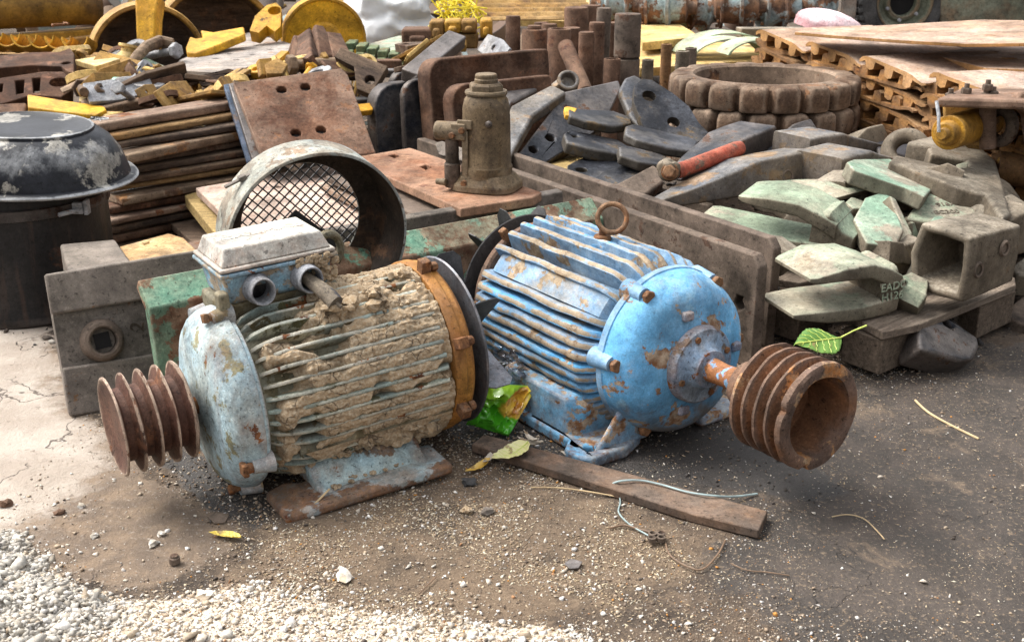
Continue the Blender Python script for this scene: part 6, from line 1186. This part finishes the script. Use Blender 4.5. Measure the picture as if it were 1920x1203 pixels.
# ------------------------------------------------------------------ litter in the foreground
def leafmat(name,a,b,veins=True):
    k=NT(name); v=k.objvec(False); n=k.noise(v,30,6,.6); n2=k.noise(v,9,4,.6)
    c=k.mix(k.mr(n2,.4,.6),a,b); c=k.mix(k.mr(n,.62,.68,0,.8),c,(.22,.13,.05))
    k.setv(k.b.inputs['Base Color'],c); k.setv(k.b.inputs['Roughness'],.5); k.setv(k.b.inputs['Subsurface Weight'],.0); k.l(k.bump(n,.5,.002),k.b.inputs['Normal']); return k.m
M['leafy']=leafmat('yellow_leaf',(.62,.47,.06),(.70,.56,.14)); M['leafp']=leafmat('pale_yellow_leaf',(.56,.52,.22),(.62,.58,.30)); M['leafo']=leafmat('orange_leaf',(.60,.36,.05),(.62,.45,.15)); M['leafg']=leafmat('green_leaf',(.06,.15,.015),(.11,.22,.03)); M['leafw']=leafmat('dry_pale_leaf',(.50,.42,.32),(.58,.52,.44)); M['vein']=plainm('leaf_vein',(.50,.58,.12),.5)
def leaf(tip,butt,wpx,mat,label,z=.008,curl=.3,stem=None,fold=.25,seed=0,ztip=None,vein='vein',zb=None):
    a=G(*butt,z if zb is None else zb); b=G(*tip,ztip if ztip is not None else z); L=(b-a).length; F=frame(a,b-a); Wd=wpx*mpp(a)*1.0/2
    e=empty('leaf',F,label,'leaf'); mb=MB(); nx,ny=28,12; vs=[]
    for i in range(nx+1):
        f=i/nx; w_=Wd*(math.sin(PI*min(1,f**.75))**.8 if 0<f<1 else .02)
        for j in range(-ny//2,ny//2+1):
            g=j/(ny/2); edge=1+.06*math.sin(f*60+seed)*abs(g)
            zz=fold*abs(g)*w_+curl*L*(f-.5)**2*1.0+.10*Wd*math.sin(f*26+abs(g)*5)*abs(g)*.5+.15*Wd*noise.noise(Vector((f*3,g*2,seed)))
            vs.append((f*L,g*w_*edge,zz))
    m=ny+1; fs=[(i*m+j,(i+1)*m+j,(i+1)*m+j+1,i*m+j+1) for i in range(nx) for j in range(ny)]
    mb.add(vs,fs); o=obj('blade',mb,M[mat],e,fix=True); s=o.modifiers.new('thick','SOLIDIFY'); s.thickness=.0006
    vm=MB(); mid=[vs[i*m+ny//2] for i in range(nx+1)]; vm.tube([(x,y,z+.0006) for x,y,z in mid],[.0018*(1-.7*i/nx) for i in range(nx+1)],6)
    for i in range(4,nx-3,3):
        for s_ in(-1,1):
            q=[vs[(min(nx,i+int(k*.5)))*m+ny//2+s_*k] for k in range(0,ny//2)]; vm.tube([(x,y,z+.0006) for x,y,z in q],.0006,4)
    obj('veins',vm,M[vein],e)
    if stem:
        sp=[F.inverted()@(G(*stem,stem_z)) for stem_z in ((z if zb is None else zb)+stemup,)] if False else []
    return e,F
leaf((392,1000),(452,1010),20,'leafy','single curled yellow leaf alone on the dirt at the lower left',z=.006,curl=.25,fold=.7,seed=1,vein='leafy')
leaf((922,868),(990,838),46,'leafp','pale yellow-green leaf lying on the end of the long flat bar',z=.028,curl=.5,fold=.3,seed=2)
leaf((872,890),(918,866),18,'leafo','orange-tipped leaf on the dirt left of the long flat bar',z=.006,curl=.5,fold=.5,seed=3,vein='leafo')
leaf((905,872),(932,848),16,'leafw','dry whitish leaf bit beside the orange-tipped leaf',z=.012,curl=.5,fold=.5,seed=4,vein='leafw')
leaf((970,828),(1018,838),20,'leafw','dry pale torn leaf behind the flat bar, near the blue foot',z=.012,curl=.9,fold=.5,seed=5,vein='leafw')
leaf((982,815),(1010,832),14,'leafw','second dry torn leaf near the blue foot',z=.022,curl=.9,fold=.4,seed=8,vein='leafw')
leaf((1050,850),(1088,858),14,'leafw','small dry leaf at the tip of the blue foot',z=.012,curl=.6,fold=.4,seed=6,vein='leafw')
p=Vector((0,0,0))
# big green leaf resting on the pulley
a=D(1492,644,2.54); b=D(1576,633,2.60); F=frame(a,b-a,(0,-.55,.8)); gl=empty('green_leaf',F,'large fresh green leaf with a long yellow stem, behind the rusty pulley','leaf'); L=(b-a).length
mb=MB(); vs=[]; nx,ny=30,16; Wd=L*.34
for i in range(nx+1):
    f=i/nx; w_=Wd*(math.sin(PI*f**1.25)**.75 if 0<f<1 else .03)
    for j in range(-ny//2,ny//2+1):
        g=j/(ny/2); vs.append((f*L,g*w_*(1+.04*math.sin(f*70)),.15*abs(g)*w_-.25*L*(g>0)*g*g*.5+.1*Wd*math.sin(f*22+abs(g)*4)*abs(g)*.4))
m=ny+1; mb.add(vs,[(i*m+j,(i+1)*m+j,(i+1)*m+j+1,i*m+j+1) for i in range(nx) for j in range(ny)]); o=obj('blade',mb,M['leafg'],gl); s=o.modifiers.new('thick','SOLIDIFY'); s.thickness=.0006
vm=MB().tube([(vs[i*m+ny//2][0],0,vs[i*m+ny//2][2]+.001) for i in range(nx+1)],.0016,6)
for i in range(5,nx-2,4):
    for s_ in (-1,1): vm.tube([tuple(Vector(vs[max(0,i-int(k*.6))*m+ny//2+s_*k])+Vector((0,0,.001))) for k in range(0,ny//2)],.0007,4)
obj('veins',vm,M['vein'],gl); Fi=F.inverted(); obj('stem',MB().tube([Fi@D(1577,632,2.60),Fi@D(1600,620,2.61),Fi@D(1625,610,2.62)],[.002,.0018,.0025],7),M['vein'],gl)
# snack bag : crumpled shell traced upright between the motors
def bag(name,pts,ya,mat,label,cat,thick=.05,seed=0,res=26,crumple=.010,parent=None):
    W=[D(x,y,yy) for (x,y),yy in zip(pts,ya)]; 
    nu=res; vs=[]; tl_,tr_,br_,bl_=W; nrm=(tr_-tl_).cross(bl_-tl_).normalized(); 
    if nrm.dot(EYE-tl_)<0: nrm=-nrm
    for side in (1,-1):
        for i in range(nu+1):
            for j in range(nu+1):
                u=i/nu; v=j/nu; p=(tl_*(1-u)+tr_*u)*(1-v)+(bl_*(1-u)+br_*u)*v
                b_=min(1,min(u,1-u,v,1-v)*5); b_=math.sin(b_*PI/2)
                q=Vector((u*3,v*3,seed+side)); n=1-abs(noise.noise(q*.9))*2.2+.5*(1-abs(noise.noise(q*2.3))*2.4)-.4
                vs.append(p+nrm*(side*thick*.5*b_+crumple*(n*2-.7)*(1 if side>0 else .6)*b_+.006*math.sin(u*5+v*3)))
    n1=(nu+1)**2; fs=[]
    for i in range(nu):
        for j in range(nu):
            a=i*(nu+1)+j; q=(a,a+1,a+nu+2,a+nu+1); fs.append(q); fs.append(tuple(x+n1 for x in q[::-1]))
    c=sum(W,Vector())/4; mb=MB().add([v-c for v in vs],fs); me=mesh_of(name,mb,mat,60)
    at=me.attributes.new('uvp','FLOAT_VECTOR','POINT'); uv=[]
    for side in(0,1):
        for i in range(nu+1):
            for j in range(nu+1): uv+= [i/nu,j/nu,side]
    at.data.foreach_set('vector',uv)
    o=bpy.data.objects.new(name,me); COL.objects.link(o); o.location=c; 
    if parent: o.parent=parent
    else: tag(o,label,cat)
    return o
k=NT('glossy_snack_foil'); uvn=k.attr('uvp','Vector'); nz=k.noise(uvn,2.6,3,.5); sp=k.n('ShaderNodeSeparateXYZ'); k.l(uvn,sp.inputs[0])
d=k.math('SQRT',k.math('ADD',k.math('POWER',k.math('SUBTRACT',sp.outputs[0],.84),2),k.math('POWER',k.math('MULTIPLY',k.math('SUBTRACT',sp.outputs[1],.34),1.25),2)))
g_=k.mix(k.mr(sp.outputs[1],.1,.6),(.28,.50,.03),(.08,.40,.02)); g_=k.mix(k.mr(k.math('ADD',d,k.math('MULTIPLY',nz,.2)),.54,.47),g_,k.mix(k.mr(k.noise(uvn,3.5,4,.6),.42,.58),(.50,.20,.03),(.80,.50,.06))); g_=k.mix(k.mr(k.math('ADD',sp.outputs[0],k.math('MULTIPLY',sp.outputs[1],-.6)),.78,.84),g_,(.80,.62,.03))
k.setv(k.b.inputs['Base Color'],g_); k.setv(k.b.inputs['Roughness'],.18); k.setv(k.b.inputs['Coat Weight'],.5); k.l(k.bump(k.noise(uvn,9,4,.55),.35,.004),k.b.inputs['Normal']); M['foil']=k.m
bag('snack_bag',[(913,714),(1008,726),(952,816),(873,796)],[2.66,2.69,2.60,2.64],M['foil'],'crumpled green snack bag with an orange and yellow picture, between the motors','snack bag',.05,2,40,.012)
k=NT('clear_plastic_film'); tb_=k.n('ShaderNodeBsdfTransparent'); gl_=k.n('ShaderNodeBsdfGlossy'); gl_.inputs['Roughness'].default_value=.12; gl_.inputs[0].default_value=(.8,.82,.85,1); mx=k.n('ShaderNodeMixShader'); tb_.inputs[0].default_value=(.86,.87,.9,1)
fr=k.n('ShaderNodeFresnel'); fr.inputs[0].default_value=1.5; k.l(k.math('ADD',k.math('MULTIPLY',fr.outputs[0],.8),.05),mx.inputs[0]); k.l(tb_.outputs[0],mx.inputs[1]); k.l(gl_.outputs[0],mx.inputs[2]); k.l(mx.outputs[0],k.out.inputs[0]); M['film']=k.m
bp=k.bump(k.noise(k.objvec(False),14,3,.5),.5,.01); k.l(bp,gl_.inputs['Normal']); k.l(bp,fr.inputs['Normal'])
bag('clear_wrapper',[(925,645),(960,655),(1005,716),(918,712)],[2.74,2.76,2.72,2.68],M['film'],'crumpled clear plastic wrapper above the green snack bag','wrapper',.04,5,22,.02)
# wires, twigs, straws
def wire(name,pts,r,mat,label,cat,zs=None,n=7,group=None):
    P=[]
    for i,(x,y) in enumerate(pts): P.append(G(x,y,(zs[i] if zs else .006)))
    Q=[]
    for i in range(len(P)-1):
        p0=P[max(0,i-1)];p1=P[i];p2=P[i+1];p3=P[min(len(P)-1,i+2)]
        for k in range(5):
            t=k/5; Q.append(.5*((2*p1)+(p2-p0)*t+(2*p0-5*p1+4*p2-p3)*t*t+(3*p1-p0-3*p2+p3)*t**3))
    Q.append(P[-1]); c=Q[0].copy(); mb=MB().tube([q-c for q in Q],r,n); o=obj(name,mb,mat,None,T(*c)); return tag(o,label,cat,group)
WG=plainm('grey_green_wire',(.28,.36,.36),.5); WB=plainm('brown_wire',(.16,.10,.06),.6); TWG=plainm('dry_twig',(.50,.37,.21),.8); 
wire('wire',[(1135,914),(1160,902),(1200,900),(1240,908),(1290,922),(1340,929),(1380,930),(1420,925)],.0022,WG,'grey-green wire lying across the long flat bar','wire',[.006,.03,.029,.029,.029,.03,.012,.006])
wire('wire',[(1158,912),(1163,940),(1160,960),(1180,982),(1210,1000),(1225,1008)],.0018,WG,'thin wire curling from the flat bar down to the terminal block','wire')
wire('wire',[(1142,990),(1170,984),(1200,992),(1230,1000)],.0024,WB,'brown wire left of the terminal block','wire')
wire('wire',[(1248,1018),(1258,1042),(1290,1062),(1318,1066),(1345,1040),(1360,1012)],.002,WB,'dark wire looping right of the terminal block','wire')
wire('wire',[(1370,1055),(1400,1068),(1440,1072),(1480,1078)],.0014,WB,'thin dark wire on the dirt at the lower right','wire')
wire('wire',[(1560,968),(1590,964),(1620,972),(1645,995),(1658,1010)],.0014,TWG,'thin curved straw on the dark ground at the right','straw')
wire('straw',[(995,913),(1050,914),(1110,922),(1165,932)],.0016,TWG,'long pale straw parallel to the flat bar','straw')
wire('twig',[(1716,750),(1740,772),(1780,795),(1835,822)],.003,TWG,'pale twig alone on the dark ground at the right','twig')
wire('twig',[(566,964),(590,944),(618,916)],.0024,TWG,'short pale twig against the foot of the mud-caked motor','twig',[.01,.022,.04])
wire('twig',[(786,1112),(800,1098),(818,1080)],.0016,WB,'small brown twig in the middle of the dirt','twig')
tb2=empty('terminal_block',T(*G(1230,1010,.008)),'small black round-cupped terminal block on the dirt','terminal block')
for x,y in((-.012,-.01),(.012,-.008),(-.008,.012),(.014,.012)): obj('cup',MB().lathe([(0,0),(.0085,0),(.009,.009),(.006,.010),(.005,.005),(0,.005)],14,T(x*.8,y*.8,0)),M['darkpl'],tb2)
p=G(328,1054,.004); o=obj('small_nut',MB().lathe([(.011,0),(.011,.012),(.008,.013),(.0075,.017),(0,.017)],14),M['darkpl'],None,T(*p)); tag(o,'small dark threaded plug standing on the dirt at the lower left','plug')
p=G(1228-0,890,.0)
for i,(x,y,d,m,l) in enumerate([(1075,1055,34,'bluesteel','grey torn scrap of foil on the dirt below the flat bar'),(410,968,40,'darkpl','dark scrap of metal lying under the pale motor')]):
    slab('foil_scrap',[(x-d/2,y),(x-4,y-d*.28),(x+d/2,y-d*.1),(x+d*.3,y+d*.25),(x-d*.2,y+d*.3)],((0,G(x-d/2,y,.006).y),(2,G(x+d/2,y-d*.1,.008).y),(4,G(x-d*.2,y+d*.3,.005).y)),.003,m,l,'scrap',bevel=.001)
